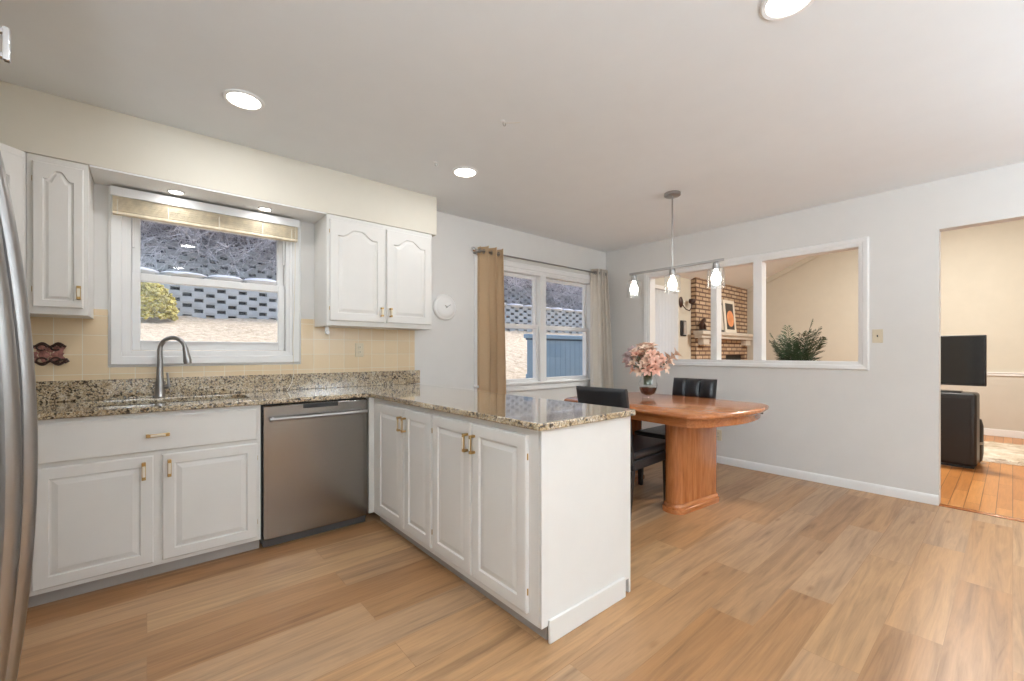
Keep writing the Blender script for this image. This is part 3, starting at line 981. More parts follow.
# scroll ornament left of the window
wo_ = thing('wall_ornament', 'dark brown scrollwork ornament with dusty rose leaves on the tiles', 'wall ornament', (-.43, B - .02, 1.19))
sc_ = MB()
for zz, sg in ((.052, 1), (-.05, -1)):
    pts = []
    for i in range(30):
        u = i / 29
        pts.append((-.10 + .175 * u, -.004 * math.sin(9 * u), zz + .010 * math.sin(u * 17) * sg))
    sc_.tube(pts, .0075, 6)
    for cx_ in (-.07, -.02, .035):
        sc_.tube([(cx_ + .02 * math.cos(a * .5), -.006, zz - sg * .014 + .016 * math.sin(a * .5)) for a in range(0, 12)], .005, 6)
sc_.tube([(.02, 0, -.05), (.05, 0, -.034), (.078, 0, -.03), (.084, 0, -.04), (.07, 0, -.052)], [.004, .007, .009, .008, .004], 6)
sc_.build('scrollwork', 'iron', wo_, smooth=True)
lf = MB()
for k in range(60):
    lf.blob((random.uniform(-.09, .07), random.uniform(-.006, .012), random.uniform(-.035, .045)), random.uniform(.008, .015), 1, .35, 1.2, 1, .25)
lf.build('rose_leaves', 'rose', wo_)

# under-cabinet bracket
ub = thing('cabinet_bracket', 'small white bracket under the right wall cabinet', 'bracket', (1.035, 3.33, 1.3995))
q = MB(); q.box(-.022, -.006, -.006, .022, .05, 0); q.box(-.02, .01, -.058, .006, .022, -.006)
q.build('mounting_plate', 'white_plastic', ub, bevel=.003)
MB().lathe([(.013, -.012), (.016, 0), (.013, .012)], (-.008, -.002, -.05), 14, 'y').build('roller_cup', 'white_plastic', ub, smooth=True)

# raised wooden blind over the sink window, with its cord
bl = thing('wooden_blind', 'pale wooden slat blind pulled up at the top of the sink window', 'blind', (.355, B - .03, 2.03))
MB().box(-.515, -.035, .115, .515, .004, .163).build('headrail', 'blind_wood', bl, bevel=.003)
vl = MB(); vl.box(-.522, -.046, .112, .522, -.037, .168); vl.build('valance', 'trim', bl, bevel=.003)
for k in range(12):
    MB().box(-.512, -.034 + .001 * (k % 2), .028 + k * .0072, .512, .0, .0325 + k * .0072).build('slat', 'blind_wood', bl)
MB().box(-.512, -.036, .006, .512, .003, .024).build('bottom_rail', 'blind_wood', bl, bevel=.003)
for x in (-.49, -.25, .02, .28, .47): MB().box(x - .003, -.0375, .006, x + .003, -.0365, .096).build('ladder_tape', 'ivory', bl)
cp = [(.492, -.045, .12), (.493, -.04, -.2), (.488, -.037, -.5), (.478, -.036, -.75), (.482, -.036, -.92), (.483, -.04, -.99), (.466, -.05, -1.06), (.44, -.07, -1.10), (.425, -.10, -1.110), (.43, -.14, -1.111)]
MB().tube(cp, .0022, 6).build('pull_cord', 'ivory', bl, smooth=True)

# ------------------------------------------------------------------ curtains and rod
rod = thing('curtain_rod', 'slim dark nickel curtain rod above the dining window', 'curtain rod', (3.5, B - .085, 2.225))
MB().tube([(-1.0, 0, 0), (1.06, 0, 0)], .0085, 10).build('pole', 'nickel', rod, smooth=True)
for x in (-1.0, 1.06):
    s_ = -1 if x < 0 else 1
    MB().lathe([(.010, 0), (.014, .004), (.024, .018), (.027, .03), (.022, .044), (.008, .052)], (0, 0, 0), 14, 'x').build('finial', 'chrome' if x < 0 else 'nickel', rod, smooth=True).data.transform(Matrix.Translation((x, 0, 0)) @ Matrix.Scale(s_, 4, (1, 0, 0)))
for x in (-.955, .93):
    q = MB(); q.box(x - .012, .006, -.012, x + .012, .084, .004); q.lathe([(.022, 0), (.022, .012)], (x, .072, 0), 12, 'y')
    q.build('bracket', 'nickel', rod)
def curtain(name, label, xs, xe, bx0, bx1, ztop, zbot, y0, folds, mat, amp=.035, ybot=None):
    t_ = thing(name, label, 'curtain', ((xs + xe) / 2, B - .085, 0), 0, 'curtains at the dining window')
    cx = (xs + xe) / 2
    m_ = MB(); bm = m_.bm
    NXc, NZ = folds * 12, 14
    grid = []
    for kz in range(NZ + 1):
        v_ = kz / NZ
        z = ztop + (zbot - ztop) * v_
        xa = xs + (bx0 - xs) * v_; xb = xe + (bx1 - xe) * v_
        row = []
        for i in range(NXc + 1):
            u = i / NXc
            ph = 2 * PI * folds * u
            a = amp * (1 + .35 * v_ * math.sin(3.1 * u + 1))
            y = a * math.sin(ph) + (ybot or 0) * v_ + .006 * math.sin(5 * v_ + 9 * u)
            x = xa + (xb - xa) * u + .016 * math.sin(2 * ph + .5)
            row.append(bm.verts.new((x - cx, y, z)))
        grid.append(row)
    for a, b_ in zip(grid, grid[1:]):
        for i in range(NXc): bm.faces.new((a[i], a[i + 1], b_[i + 1], b_[i]))
    o = m_.build('panel', mat, t_, smooth=True)
    so = o.modifiers.new('solidify', 'SOLIDIFY'); so.thickness = .003
    for k in range(folds * 2):
        u = (k + .0) / (folds * 2) + .25 / folds * 0
        gx = xs + (xe - xs) * u
        MB().lathe([(.019, -.003), (.024, 0), (.019, .003), (.015, 0), (.019, -.003)], (gx - cx, 0, 2.225), 14, 'x', False, False).build('grommet', 'nickel', t_, smooth=True)
    return t_
curtain('curtain', 'tan grommet curtain bunched at the left side of the dining window', 2.555, 2.84, 2.545, 2.90, 2.275, .03, 0, 3, 'curtain_tan', .062)
curtain('curtain', 'grommet curtain coloured window-lit cream, bunched at the right of the dining window', 4.36, 4.60, 4.20, 4.635, 2.275, .03, 0, 4, 'curtain_cream_lit', .055, -.12)

# ------------------------------------------------------------------ ceiling lights
def can_light(x, y, z, r, label, group, power, seen=True):
    t_ = thing('recessed_light', label, 'ceiling light', (x, y, z), 0, group)
    MB().lathe([(r, 0), (r * 1.0, -.004), (r * .93, -.009), (r * .80, -.007), (r * .78, -.0005)], (0, 0, 0), 36, cap0=False, cap1=False).build('trim_ring', 'trim', t_, smooth=True)
    MB().lathe([(r * .79, -.003), (r * .5, -.006), (r * .02, -.007)], (0, 0, 0), 32, cap0=False).build('lens', 'lens', t_, smooth=True)
    ld = bpy.data.lights.new('lamp', 'AREA'); ld.shape = 'DISK'; ld.size = r * 1.5; ld.energy = power; ld.color = CAN_COLOR
    lo = bpy.data.objects.new('lamp', ld); COL.objects.link(lo); lo.location = (0, 0, -.0125); lo.parent = t_
    return t_
can_light(.395, 2.67, C, .098, 'lit recessed ceiling light nearest the sink window', 'recessed ceiling lights', CAN_POWER)
can_light(1.811, 2.662, C, .098, 'lit recessed ceiling light near the end of the soffit', 'recessed ceiling lights', CAN_POWER * .7)
can_light(1.87, .556, C, .098, 'lit recessed ceiling light cut by the top edge of the photo', 'recessed ceiling lights', CAN_POWER * .7)
for x, y, l_ in ((.39, .556, 'added unseen recessed ceiling light directly above the camera position'), (.39, -1.3, 'added unseen recessed ceiling light by the wall behind the camera, sink side'),
                 (1.87, -1.3, 'added unseen recessed ceiling light by the wall behind the camera, middle'), (3.5, -1.3, 'added unseen recessed ceiling light by the wall behind the camera, doorway side')):
    can_light(x, y, C, .098, l_, 'recessed ceiling lights', CAN_POWER * .4)  # unseen lights added in the same style to help light the room
can_light(.14, 3.42, 2.212, .045, 'small recessed spotlight over the sink window, left one', 'spotlights over the sink window', 0.35)
can_light(.633, 3.42, 2.212, .045, 'small recessed spotlight over the sink window, right one', 'spotlights over the sink window', 0.35)

# hooks in the ceiling
for x, y, l_, a in ((1.58, 1.931, 'small white ceiling hook with a dangling wire in open ceiling', 0), (1.554, 2.661, 'small white ceiling hook beside the recessed light by the soffit', 1)):
    t_ = thing('ceiling_hook', l_, 'hook', (x, y, C), 0)
    MB().lathe([(.012, 0), (.010, -.004), (.004, -.006)], (0, 0, 0), 12).build('hook_plate', 'trim', t_)
    pts = [(0, 0, -.004), (0, 0, -.014)] + [(.010 - .010 * math.cos(q * .6), 0, -.014 - .012 * math.sin(q * .6) * (1 if q < 6 else 1)) for q in range(1, 7)]
    MB().tube(pts, .0022, 6).build('hook', 'nickel', t_)
    if not a: MB().tube([(.0, -.0, -.012), (.03, -.025, -.012), (.075, -.065, -.010)], .0012, 5).build('wire', 'ivory', t_)

# pendant over the table
pd = thing('pendant_light', 'linear nickel pendant with three glass shades above the dining table', 'pendant light', (3.39, 1.875, C))
MB().lathe([(.066, 0), (.066, -.022), (.058, -.028), (.012, -.030)], (0, 0, 0), 28).build('canopy', 'nickel', pd, smooth=True)
MB().tube([(0, 0, -.028), (0, 0, -.622)], .0065, 10).build('rod', 'nickel', pd, smooth=True)
MB().box(-.009, -.425, -.642, .009, .42, -.622).build('crossbar', 'nickel', pd, bevel=.002)
for y in (-.366, 0, .376):
    MB().lathe([(.016, -.642), (.024, -.650), (.026, -.685), (.030, -.69), (.030, -.70)], (0, y, 0), 18).build('socket', 'nickel', pd, smooth=True)
    sh = MB().lathe([(.028, -.694), (.058, -.696), (.064, -.704), (.064, -.845), (.061, -.845), (.061, -.706), (.056, -.699), (.028, -.697)], (0, y, 0), 28, cap0=False, cap1=False)
    sh.build('glass_shade', 'clear', pd, smooth=True)
    MB().lathe([(.012, -.70), (.014, -.715), (.030, -.745), (.036, -.772), (.030, -.797), (.014, -.81), (.002, -.812)], (0, y, 0), 18).build('bulb', 'bulb', pd, smooth=True)

# ------------------------------------------------------------------ dining table
TX, TY, TH = 3.35, 1.97, .785
tb = thing('dining_table', 'orange oak pedestal dining table with bowed ends', 'table', (TX, TY, 0), -.10)
def table_outline(hw, hl, bow, ch, n=10):
    p = []
    for sgn in (-1, 1):
        # end curve from one corner to the other
        e = []
        for i in range(n + 1):
            u = -1 + 2 * i / n
            e.append((u * (hw - ch), sgn * (hl + bow * (1 - u * u))))
        if sgn < 0: p += [(-hw, -hl + ch)] + [(x, y) for x, y in e] + [(hw, -hl + ch)]
        else: p += [(hw, hl - ch)] + [(x, y) for x, y in reversed(e)] + [(-hw, hl - ch)]
    return p
tt = MB()
lps = []
for ins, z in ((.030, .742), (.010, .746), (.002, .754), (0, .763), (.003, .773), (.012, .781), (.024, .785)):
    lps.append([(x, y, z) for x, y in table_outline(.545 - ins, .66 - ins, .10, .045)])
tt.loops(lps)
tt.build('tabletop', 'oak_y', tb, smooth=True)
ap = MB()
ou = table_outline(.49, .62, .09, .045); inn = table_outline(.468, .598, .09, .045)
ap.loops([[(x, y, .683) for x, y in inn], [(x, y, .683) for x, y in ou], [(x, y, .7425) for x, y in ou], [(x, y, .7425) for x, y in inn]], False, False)
ap.build('apron', 'oak_y', tb, smooth=True)
for sgn in (-1, 1):
    yc = -.335 if sgn < 0 else .405
    px0, px1 = -.335, .228
    pe = MB()
    def capsule(x0, x1, hw, n=6):
        p = []
        for k in range(n + 1):
            a = -PI / 2 + PI * k / n; p.append((x1 - hw + hw * math.cos(a) * .8 + hw * .2, yc + hw * math.sin(a)))
        for k in range(n + 1):
            a = PI / 2 + PI * k / n; p.append((x0 + hw + hw * math.cos(a) * .8 - hw * .2, yc + hw * math.sin(a)))
        return p
    pe.loops([[(x, y, .07) for x, y in capsule(px0, px1, .07)], [(x, y, .7425) for x, y in capsule(px0, px1, .07)]])
    po = pe.build('pedestal', 'oak_z', tb, smooth=True)
    pl = MB()
    pl.loops([[(x, y, z) for x, y in capsule(px0 - e, px1 + e, .07 + e)] for e, z in ((.022, 0), (.024, .02), (.022, .034), (.012, .038), (.014, .05), (.010, .06), (.002, .068))])
    pl.build('plinth', 'oak_x', po, smooth=True)
MB().box(.500, -.61, .70, .512, -.595, .742).build('extension_clip', 'dark', tb)

# dining chairs: local +x is forward
def pillow(mb, x0, x1, y0, y1, z0, z1, b, tuft=None):
    """rounded box with gently puffed faces"""
    g = bmesh.ops.create_cube(mb.bm, size=1.0)
    return g
def make_chair(label, loc, rz, tufted):
    t_ = thing('dining_chair', label, 'chair', loc, rz, 'black leather dining chairs')
    MB().box(-.26, -.215, .355, .345, .215, .43).build('seat_frame', 'leather', t_, bevel=.012)
    st = MB(); st.box(-.262, -.219, .431, .358, .219, .492)
    st.build('seat', 'leather', t_, bevel=.024, seg=4)
    # backrest, leaning back
    bk = MB(); bm = bk.bm
    NU, NV = 36, 36
    def pt(u, v, front):
        z = .40 + .545 * v
        x = -.262 - .098 * v ** 1.15
        y = -.212 + .424 * u
        e = min(1, min(u, 1 - u) / .06, min(v, 1 - v) / .06)
        rnd_ = 1 - (1 - e) ** 2
        if front:
            q = .018
            if tufted:
                q = .03 * (abs(math.sin(3 * PI * u)) * abs(math.sin(3 * PI * v + .0))) ** .5
            return (x + .035 + q * rnd_ * .9 - .02 * (1 - rnd_), y, z)
        return (x - .03 + .02 * (1 - rnd_), y, z)
    F = [[bm.verts.new(pt(i / NU, k / NV, True)) for i in range(NU + 1)] for k in range(NV + 1)]
    G = [[bm.verts.new(pt(i / NU, k / NV, False)) for i in range(NU + 1)] for k in range(NV + 1)]
    for k in range(NV):
        for i in range(NU):
            bm.faces.new((F[k][i], F[k][i + 1], F[k + 1][i + 1], F[k + 1][i]))
            bm.faces.new((G[k][i + 1], G[k][i], G[k + 1][i], G[k + 1][i + 1]))
    for i in range(NU):
        bm.faces.new((F[0][i + 1], F[0][i], G[0][i], G[0][i + 1])); bm.faces.new((F[NV][i], F[NV][i + 1], G[NV][i + 1], G[NV][i]))
        bm.faces.new((F[i][0], F[i + 1][0], G[i + 1][0], G[i][0])); bm.faces.new((F[i + 1][NU], F[i][NU], G[i][NU], G[i + 1][NU]))
    bko = bk.build('backrest', 'leather', t_, smooth=True)
    if tufted:
        for u in (1 / 3, 2 / 3):
            for v in (1 / 3, 2 / 3):
                p = pt(u, v, True)
                MB().blob((p[0] + .002, p[1], p[2]), .009, .5, 1, 1).build('button', 'leather', bko, smooth=True)
    for sx, sy in ((1, 1), (1, -1), (-1, 1), (-1, -1)):
        if sx > 0: x_t, x_b = .300, .302
        else: x_t, x_b = -.235, -.285
        y_ = sy * .178
        a = .023; b_ = .017
        MB().loops([[(x_b - b_, y_ - b_, 0), (x_b + b_, y_ - b_, 0), (x_b + b_, y_ + b_, 0), (x_b - b_, y_ + b_, 0)], [(x_t - a, y_ - a, .356), (x_t + a, y_ - a, .356), (x_t + a, y_ + a, .356), (x_t - a, y_ + a, .356)]]).build('leg', 'black_wood', t_, bevel=.003)
    return t_
make_chair('black leather dining chair between the peninsula and the table', (2.86, 1.965, 0), 0.06, False)
make_chair('black leather dining chair with tufted back on the far side of the table', (3.71, 2.015, 0), PI, True)

# vase of lilies
VX, VY, VZ = 3.464, 2.153, .7855
vs = thing('glass_vase', 'clear glass vase with dark red filler on the dining table', 'vase', (VX, VY, VZ))
po_ = [(.050, 0), (.054, .006), (.050, .016), (.060, .04), (.077, .085), (.082, .12), (.076, .16), (.064, .195), (.052, .225), (.056, .250), (.072, .268)]
pin = [(.070, .268), (.054, .250), (.050, .225), (.062, .194), (.074, .158), (.080, .12), (.075, .086), (.058, .042), (.02, .024)]
MB().lathe(po_ + pin, (0, 0, 0), 32).build('glass_body', 'clear', vs, smooth=True)
MB().lathe([(.02, .026), (.056, .0435), (.0735, .086), (.0755, .095), (.06, .099), (.01, .099)], (0, 0, 0), 24).build('red_filler', 'wine', vs, smooth=True)
bq = thing('lily_bouquet', 'bouquet of peach and cream lilies in the glass vase', 'flowers', (VX, VY, VZ + .12))
rb = random.Random(11)
def lily(mb, st_, c, d, L):
    d = Vector(d).normalized()
    up = Vector((0, 0, 1)) if abs(d.z) < .9 else Vector((1, 0, 0))
    u = d.cross(up).normalized(); w_ = d.cross(u)
    for k in range(6):
        a = 2 * PI * k / 6 + rb.uniform(-.15, .15)
        r_ = u * math.cos(a) + w_ * math.sin(a)
        s_ = d.cross(r_)
        prof = [(0, 0, .003), (.35, .12, .012), (.7, .40, .016), (.92, .74, .012), (.88, 1.02, .002)]
        vsl = []
        for f_, o_, wd_ in prof:
            p = c + d * (L * f_ * .62) + r_ * (L * o_ * .78)
            ww = wd_ * L / .07
            vsl.append((mb.bm.verts.new(p + s_ * ww), mb.bm.verts.new(p - d * ww * .35 if True else p), mb.bm.verts.new(p - s_ * ww)))
        for q, t_ in zip(vsl, vsl[1:]):
            mb.bm.faces.new((q[0], q[1], t_[1], t_[0])); mb.bm.faces.new((q[1], q[2], t_[2], t_[1]))
    for k in range(4):
        a = 2 * PI * k / 4
        st_.tube([c, c + d * L * .5 + (u * math.cos(a) + w_ * math.sin(a)) * .008], .0012, 4)
heads = []
for k in range(56):
    a = rb.uniform(0, 2 * PI)
    e = rb.uniform(.1, 1.35)
    r_ = rb.uniform(.07, .165)
    heads.append((Vector((math.cos(a) * math.cos(e) * r_ * 1.15, math.sin(a) * math.cos(e) * r_ * 1.15, .16 + math.sin(e) * r_ * 1.15))))
# two sprays reaching to the right and left as in the photo
for p in ((.03, -.17, .20), (.03, -.20, .24), (.04, -.23, .27), (.0, -.15, .15), (-.03, .17, .25), (-.02, .19, .21), (.0, .15, .29), (0, .17, .16), (-.10, -.06, .13), (-.09, .02, .12), (-.12, -.02, .16), (-.06, -.10, .14), (-.13, .05, .18), (-.05, .10, .13)):
    heads.append(Vector(p))
sm_ = MB(); leaves = MB()
for i, p in enumerate(heads):
    root_ = Vector((rb.uniform(-.03, .03), rb.uniform(-.03, .03), .0))
    mid = Vector((p.x * .35, p.y * .35, .13))
    sm_.tube([root_, Vector((root_.x * 1.1, root_.y * 1.1, .10)), mid, p], .0028, 5)
    fl = MB(); sm2 = MB()
    d = (p - Vector((0, 0, .10))).normalized() + Vector((rb.uniform(-.3, .3), rb.uniform(-.3, .3), rb.uniform(-.2, .35)))
    mt = 'petal_lilac' if p.y > .15 else rb.choice(['petal_pink', 'petal_cream', 'petal_cream', 'petal_cream', 'petal_pink'])
    lily(fl, sm2, p, d, rb.uniform(.06, .085))
    fo = fl.build('blossom', mt, bq, smooth=True)
    sm2.build('stamens', 'stamen', fo)
    for q in range(2):
        base = mid.lerp(p, rb.uniform(.1, .9)); dd_ = Vector((rb.uniform(-1, 1), rb.uniform(-1, 1), rb.uniform(-.2, .9))).normalized()
        sd = dd_.cross(Vector((0, 0, 1))).normalized() * .010
        l_ = rb.uniform(.05, .09)
        leaves.quad(base, base + dd_ * l_ * .5 + sd, base + dd_ * l_, base + dd_ * l_ * .5 - sd)
sm_.build('stems', 'stem', bq)
leaves.build('leaves', 'flower_leaf', bq)

# ------------------------------------------------------------------ family room things
# brick chimney breast with mantel
fp = thing('brick_fireplace', 'tan brick fireplace wall seen through the opening', 'fireplace', (7.07, 3.48, 0))
FW = XF - 7.07
b_ = MB()
zt = vault(3.48) - .01
fb0, fb1, fbz = 1.15, 2.02, 1.15
b_.box(0, 0, 0, fb0, .09, zt); b_.box(fb1, 0, 0, FW - .035, .09, zt); b_.box(fb0, 0, fbz, fb1, .09, zt)
b_.build('chimney_breast', 'brick', fp)
MB().box(fb0, .075, 0, fb1, .09, fbz).build('firebox', 'dark', fp)
mm = MB(); mm.box(-.10, -.17, 1.50, FW - .05, 0, 1.56); mm.box(-.06, -.13, 1.44, FW - .05, 0, 1.50)
for x in (.06, FW - .35): mm.box(x, -.10, 1.33, x + .22, 0, 1.44)
mm.build('mantel_shelf', 'mantel', fp, bevel=.006)

ar = thing('art_print', 'white framed print of a peach circle leaning on the mantel', 'picture', (8.20, 3.372, 1.5605))
tl = .10
def leanbox(mb, x0, x1, z0, z1, d0, d1):
    def y(z): return z * .085
    mb.loops([[(x0, y(z0) + d0, z0), (x1, y(z0) + d0, z0), (x1, y(z0) + d1, z0), (x0, y(z0) + d1, z0)], [(x0, y(z1) + d0, z1), (x1, y(z1) + d0, z1), (x1, y(z1) + d1, z1), (x0, y(z1) + d1, z1)]])
q = MB()
leanbox(q, -.24, .24, 0, .60, 0, .03); q.build('frame', 'paper', ar)
q = MB(); leanbox(q, -.16, .16, .06, .54, -.003, 0); po2 = q.build('picture', 'art_dark', ar)
q = MB(); q.loops([[(.01 + .145 * math.cos(2 * PI * k / 28), (.26 + .15 * math.sin(2 * PI * k / 28)) * .085 - .005, .26 + .15 * math.sin(2 * PI * k / 28)) for k in range(28)], [(.01 + .145 * math.cos(2 * PI * k / 28), (.26 + .15 * math.sin(2 * PI * k / 28)) * .085 - .003, .26 + .15 * math.sin(2 * PI * k / 28)) for k in range(28)]])
q.build('peach_circle', 'art_orange', ar)
ab = thing('picture_frame', 'dark edged frame standing just left of the peach circle print', 'picture', (7.86, 3.372, 1.5605))
q = MB(); leanbox(q, -.085, .06, 0, .53, .0, .03); q.build('frame', 'art_dark', ab)
q = MB(); leanbox(q, -.06, .035, .04, .49, -.003, 0); q.build('picture', 'mantel', ab)
fgn = thing('mantel_figurine', 'dark abstract figurine at the left end of the mantel', 'figurine', (7.16, 3.40, 1.5605))
q = MB(); q.box(-.09, -.03, 0, .09, .03, .03); q.build('plinth', 'art_dark', fgn, bevel=.004)
q = MB(); q.tube([(-.05, 0, .03), (-.08, 0, .10), (-.02, 0, .16), (.03, 0, .20), (.06, 0, .17)], [.03, .04, .035, .025, .012], 8); q.tube([(.06, 0, .03), (.05, 0, .09), (0, 0, .14)], [.025, .03, .02], 8)
q.build('figure', 'iron', fgn, smooth=True)

sc2 = thing('wall_sconce', 'dark iron wall sconce with curled arm beside the brick', 'wall lamp', (6.72, B - .001, 2.03))
MB().lathe([(.062, 0), (.062, -.014), (.04, -.03), (.01, -.036)], (0, 0, 0), 20, 'y').build('backplate', 'iron', sc2, smooth=True).data.transform(Matrix.Diagonal((.85, 1, 1.45, 1)))
MB().tube([(0, -.03, -.04), (.05, -.07, -.12), (.13, -.09, -.14), (.20, -.09, -.08), (.215, -.09, -.02)], .009, 8).build('arm', 'iron', sc2, smooth=True)
MB().lathe([(.012, -.03), (.05, .0), (.056, .03), (.05, .06)], (.215, -.09, 0), 16).build('candle_cup', 'iron', sc2, smooth=True)
th_ = thing('wall_phone', 'dark grey wall mounted phone below the iron sconce', 'phone', (6.79, B - .001, 1.60))
MB().box(-.085, -.03, -.13, .085, 0, .13).build('cradle', 'black_plastic', th_, bevel=.025, seg=4)
MB().box(-.045, -.055, -.11, .045, -.031, .11).build('handset', 'kick', th_, bevel=.012, seg=3)

vb = thing('vertical_blind', 'white vertical vane blind over the sliding door', 'blind', (5.72, B - .08, 0))
MB().box(-.78, -.03, 2.16, .76, .03, 2.215).build('headrail', 'trim', vb, bevel=.003)
for k in range(17):
    x = -.74 + k * .0925
    q = MB(); n_ = 6
    a = [(-.046 + .092 * i / n_, .010 * math.sin(PI * i / n_)) for i in range(n_ + 1)]
    q.loops([[(x + p, y, .03) for p, y in a] + [(x + p, y + .002, .03) for p, y in reversed(a)], [(x + p, y, 2.16) for p, y in a] + [(x + p, y + .002, 2.16) for p, y in reversed(a)]])
    vo_ = q.build('vane', 'blind_white', vb, smooth=True)
    vo_.rotation_euler = (0, 0, 0)

# palm
pp = thing('palm_plant', 'dark green potted palm behind the framed opening', 'plant', (6.25, 1.78, 0))
MB().lathe([(.12, 0), (.15, .02), (.175, .30), (.185, .31), (.18, .335), (.16, .335), (.155, .30), (.02, .295)], (0, 0, 0), 24).build('pot', 'terracotta', pp, smooth=True)
rp = random.Random(5)
for k in range(20):
    side = -1 if k % 2 else 1
    lean = rp.uniform(.14, .36)
    ang = (PI / 2 * side) + rp.uniform(-.6, .6)
    if k >= 14: lean, ang = rp.uniform(.06, .14), rp.uniform(0, 2 * PI)
    H = rp.uniform(1.15, 1.38) + (.08 if side < 0 else 0) - (.22 if k >= 14 else 0)
    fr_ = MB()
    pts = []
    for i in range(13):
        u = i / 12
        r_ = lean * u ** 1.7
        pts.append(Vector((math.cos(ang) * r_, math.sin(ang) * r_, .30 + H * (u - .16 * u ** 3 * lean / .3))))
    fr_.tube(pts, [.009 - .0065 * i / 12 for i in range(13)], 5)
    for i in range(3, 13):
        for h_ in (0, .25, .5, .75):
            u = (i - 1 + h_) / 12
            i0 = int(u * 12); fr = u * 12 - i0
            p = pts[i0].lerp(pts[min(12, i0 + 1)], fr)
            tdir = (pts[min(12, i0 + 1)] - pts[i0]).normalized() if i0 < 12 else (pts[12] - pts[11]).normalized()
            sdir = tdir.cross(Vector((math.cos(ang), math.sin(ang), .0))).normalized()
            if sdir.length < .1: sdir = Vector((1, 0, 0))
            L_ = .25 * math.sin(PI * min(1, .15 + .85 * (u - .2) / .8)) ** .6 + .03
            for s_ in (-1, 1):
                tip = p + (sdir * s_ * .62 + tdir * .62 + Vector((0, 0, -.22 + rp.uniform(-.14, .14)))) * L_
                nrm = tdir.cross(sdir).normalized()
                w_ = tdir * .0075
                m_ = p.lerp(tip, .45) + Vector((0, 0, .015))
                fr_.bm.faces.new([fr_.bm.verts.new(q) for q in (p, m_ + w_, tip, m_ - w_)])
    fr_.build('frond', 'palm', pp)

# TV on its cabinet, rug
tc_ = thing('media_cabinet', 'black media cabinet under the television', 'cabinet', (6.44, .238, 0), -.03)
MB().box(0, 0, .02, .34, .95, .775).build('body', 'black_plastic', tc_, bevel=.03, seg=4)
MB().box(.02, .02, 0, .32, .93, .02).build('base', 'dark', tc_)
MB().box(-.004, .04, .05, .0, .91, .72).build('front_panel', 'black_wood', tc_, bevel=.002)
spk = thing('round_speaker', 'black round sided speaker partly behind the media cabinet', 'speaker', (6.905, .304, 0))
MB().lathe([(.07, 0), (.09, .02), (.10, .10), (.10, .40), (.085, .47), (.05, .49), (.01, .495)], (0, 0, 0), 24).build('housing', 'leather', spk, smooth=True)
MB().lathe([(.1005, .2), (.1025, .205), (.1025, .225), (.1005, .23)], (0, 0, 0), 24).build('band', 'nickel', spk, smooth=True)
tv = thing('television', 'flat black television on the media cabinet', 'television', (6.60, .75, .7755))
MB().box(-.02, -.575, .072, .02, .36, .605).build('housing', 'black_plastic', tv, bevel=.006)
MB().box(-.0225, -.562, .088, -.0205, .347, .593).build('screen', 'screen', tv)
q = MB(); q.box(-.09, -.40, .0, .10, .20, .012); q.box(-.012, -.16, .012, .018, -.04, .09)
q.build('stand', 'black_plastic', tv, bevel=.004)

rg = MB(); bm = rg.bm
rr_ = random.Random(3)
NXr, NYr = 44, 70
gridv = []
for i in range(NXr + 1):
    row = []
    for k in range(NYr + 1):
        x = 7.02 + 1.35 * i / NXr + rr_.uniform(-.012, .012); y = -2.1 + 2.75 * k / NYr + rr_.uniform(-.012, .012)
        e = min(i, NXr - i, k, NYr - k)
        z = (.0 if e == 0 else .03 + rr_.uniform(0, .018))
        row.append(bm.verts.new((x, y, z)))
    gridv.append(row)
for i in range(NXr):
    for k in range(NYr):
        bm.faces.new((gridv[i][k], gridv[i + 1][k], gridv[i + 1][k + 1], gridv[i][k + 1]))
ro = rg.build('shag_rug', 'rug', smooth=True)
tag(ro, 'shaggy cream and tan rug on the orange hardwood floor', 'rug')

# unseen bowl lamp added under the ridge to light the family room
fl = thing('fill_bowl_light', 'added unseen fill light bowl under the ridge of the family room', 'ceiling light', (7.0, RY + .3, vault(RY + .3) - .02))
MB().lathe([(.06, .05), (.06, 0), (.012, -.01), (.012, -.35)], (0, 0, 0), 16).build('stem', 'nickel', fl)
MB().lathe([(.19, -.33), (.18, -.37), (.12, -.41), (.02, -.425)], (0, 0, 0), 24, cap0=False).build('bowl', 'lens', fl, smooth=True)
ld = bpy.data.lights.new('lamp', 'AREA'); ld.shape = 'DISK'; ld.size = .36; ld.energy = FAMILY_POWER; ld.color = (1.0, .97, .90)
lo = bpy.data.objects.new('lamp', ld); COL.objects.link(lo); lo.location = (0, 0, -.44); lo.parent = fl

# ------------------------------------------------------------------ outdoors
def gz(y): return 1.247 + .2285 * (min(y, 11.2) - 8.0) if y > 8 else 1.247 - .33 * (8.0 - y)
g = MB(); bm = g.bm
rg_ = random.Random(9)
rows = []
for yi in range(46):
    y = 3.75 + (11.3 - 3.75) * yi / 45
    rows.append([bm.verts.new((-9 + 34 * xi / 110, y, gz(y) + rg_.uniform(-.02, .02) * (0 if yi in (0,) else 1))) for xi in range(111)])
for a, b2 in zip(rows, rows[1:]):
    for i in range(110): bm.faces.new((a[i], a[i + 1], b2[i + 1], b2[i]))
go = g.build('ground_lawn', 'grass', smooth=True)
struct(go)

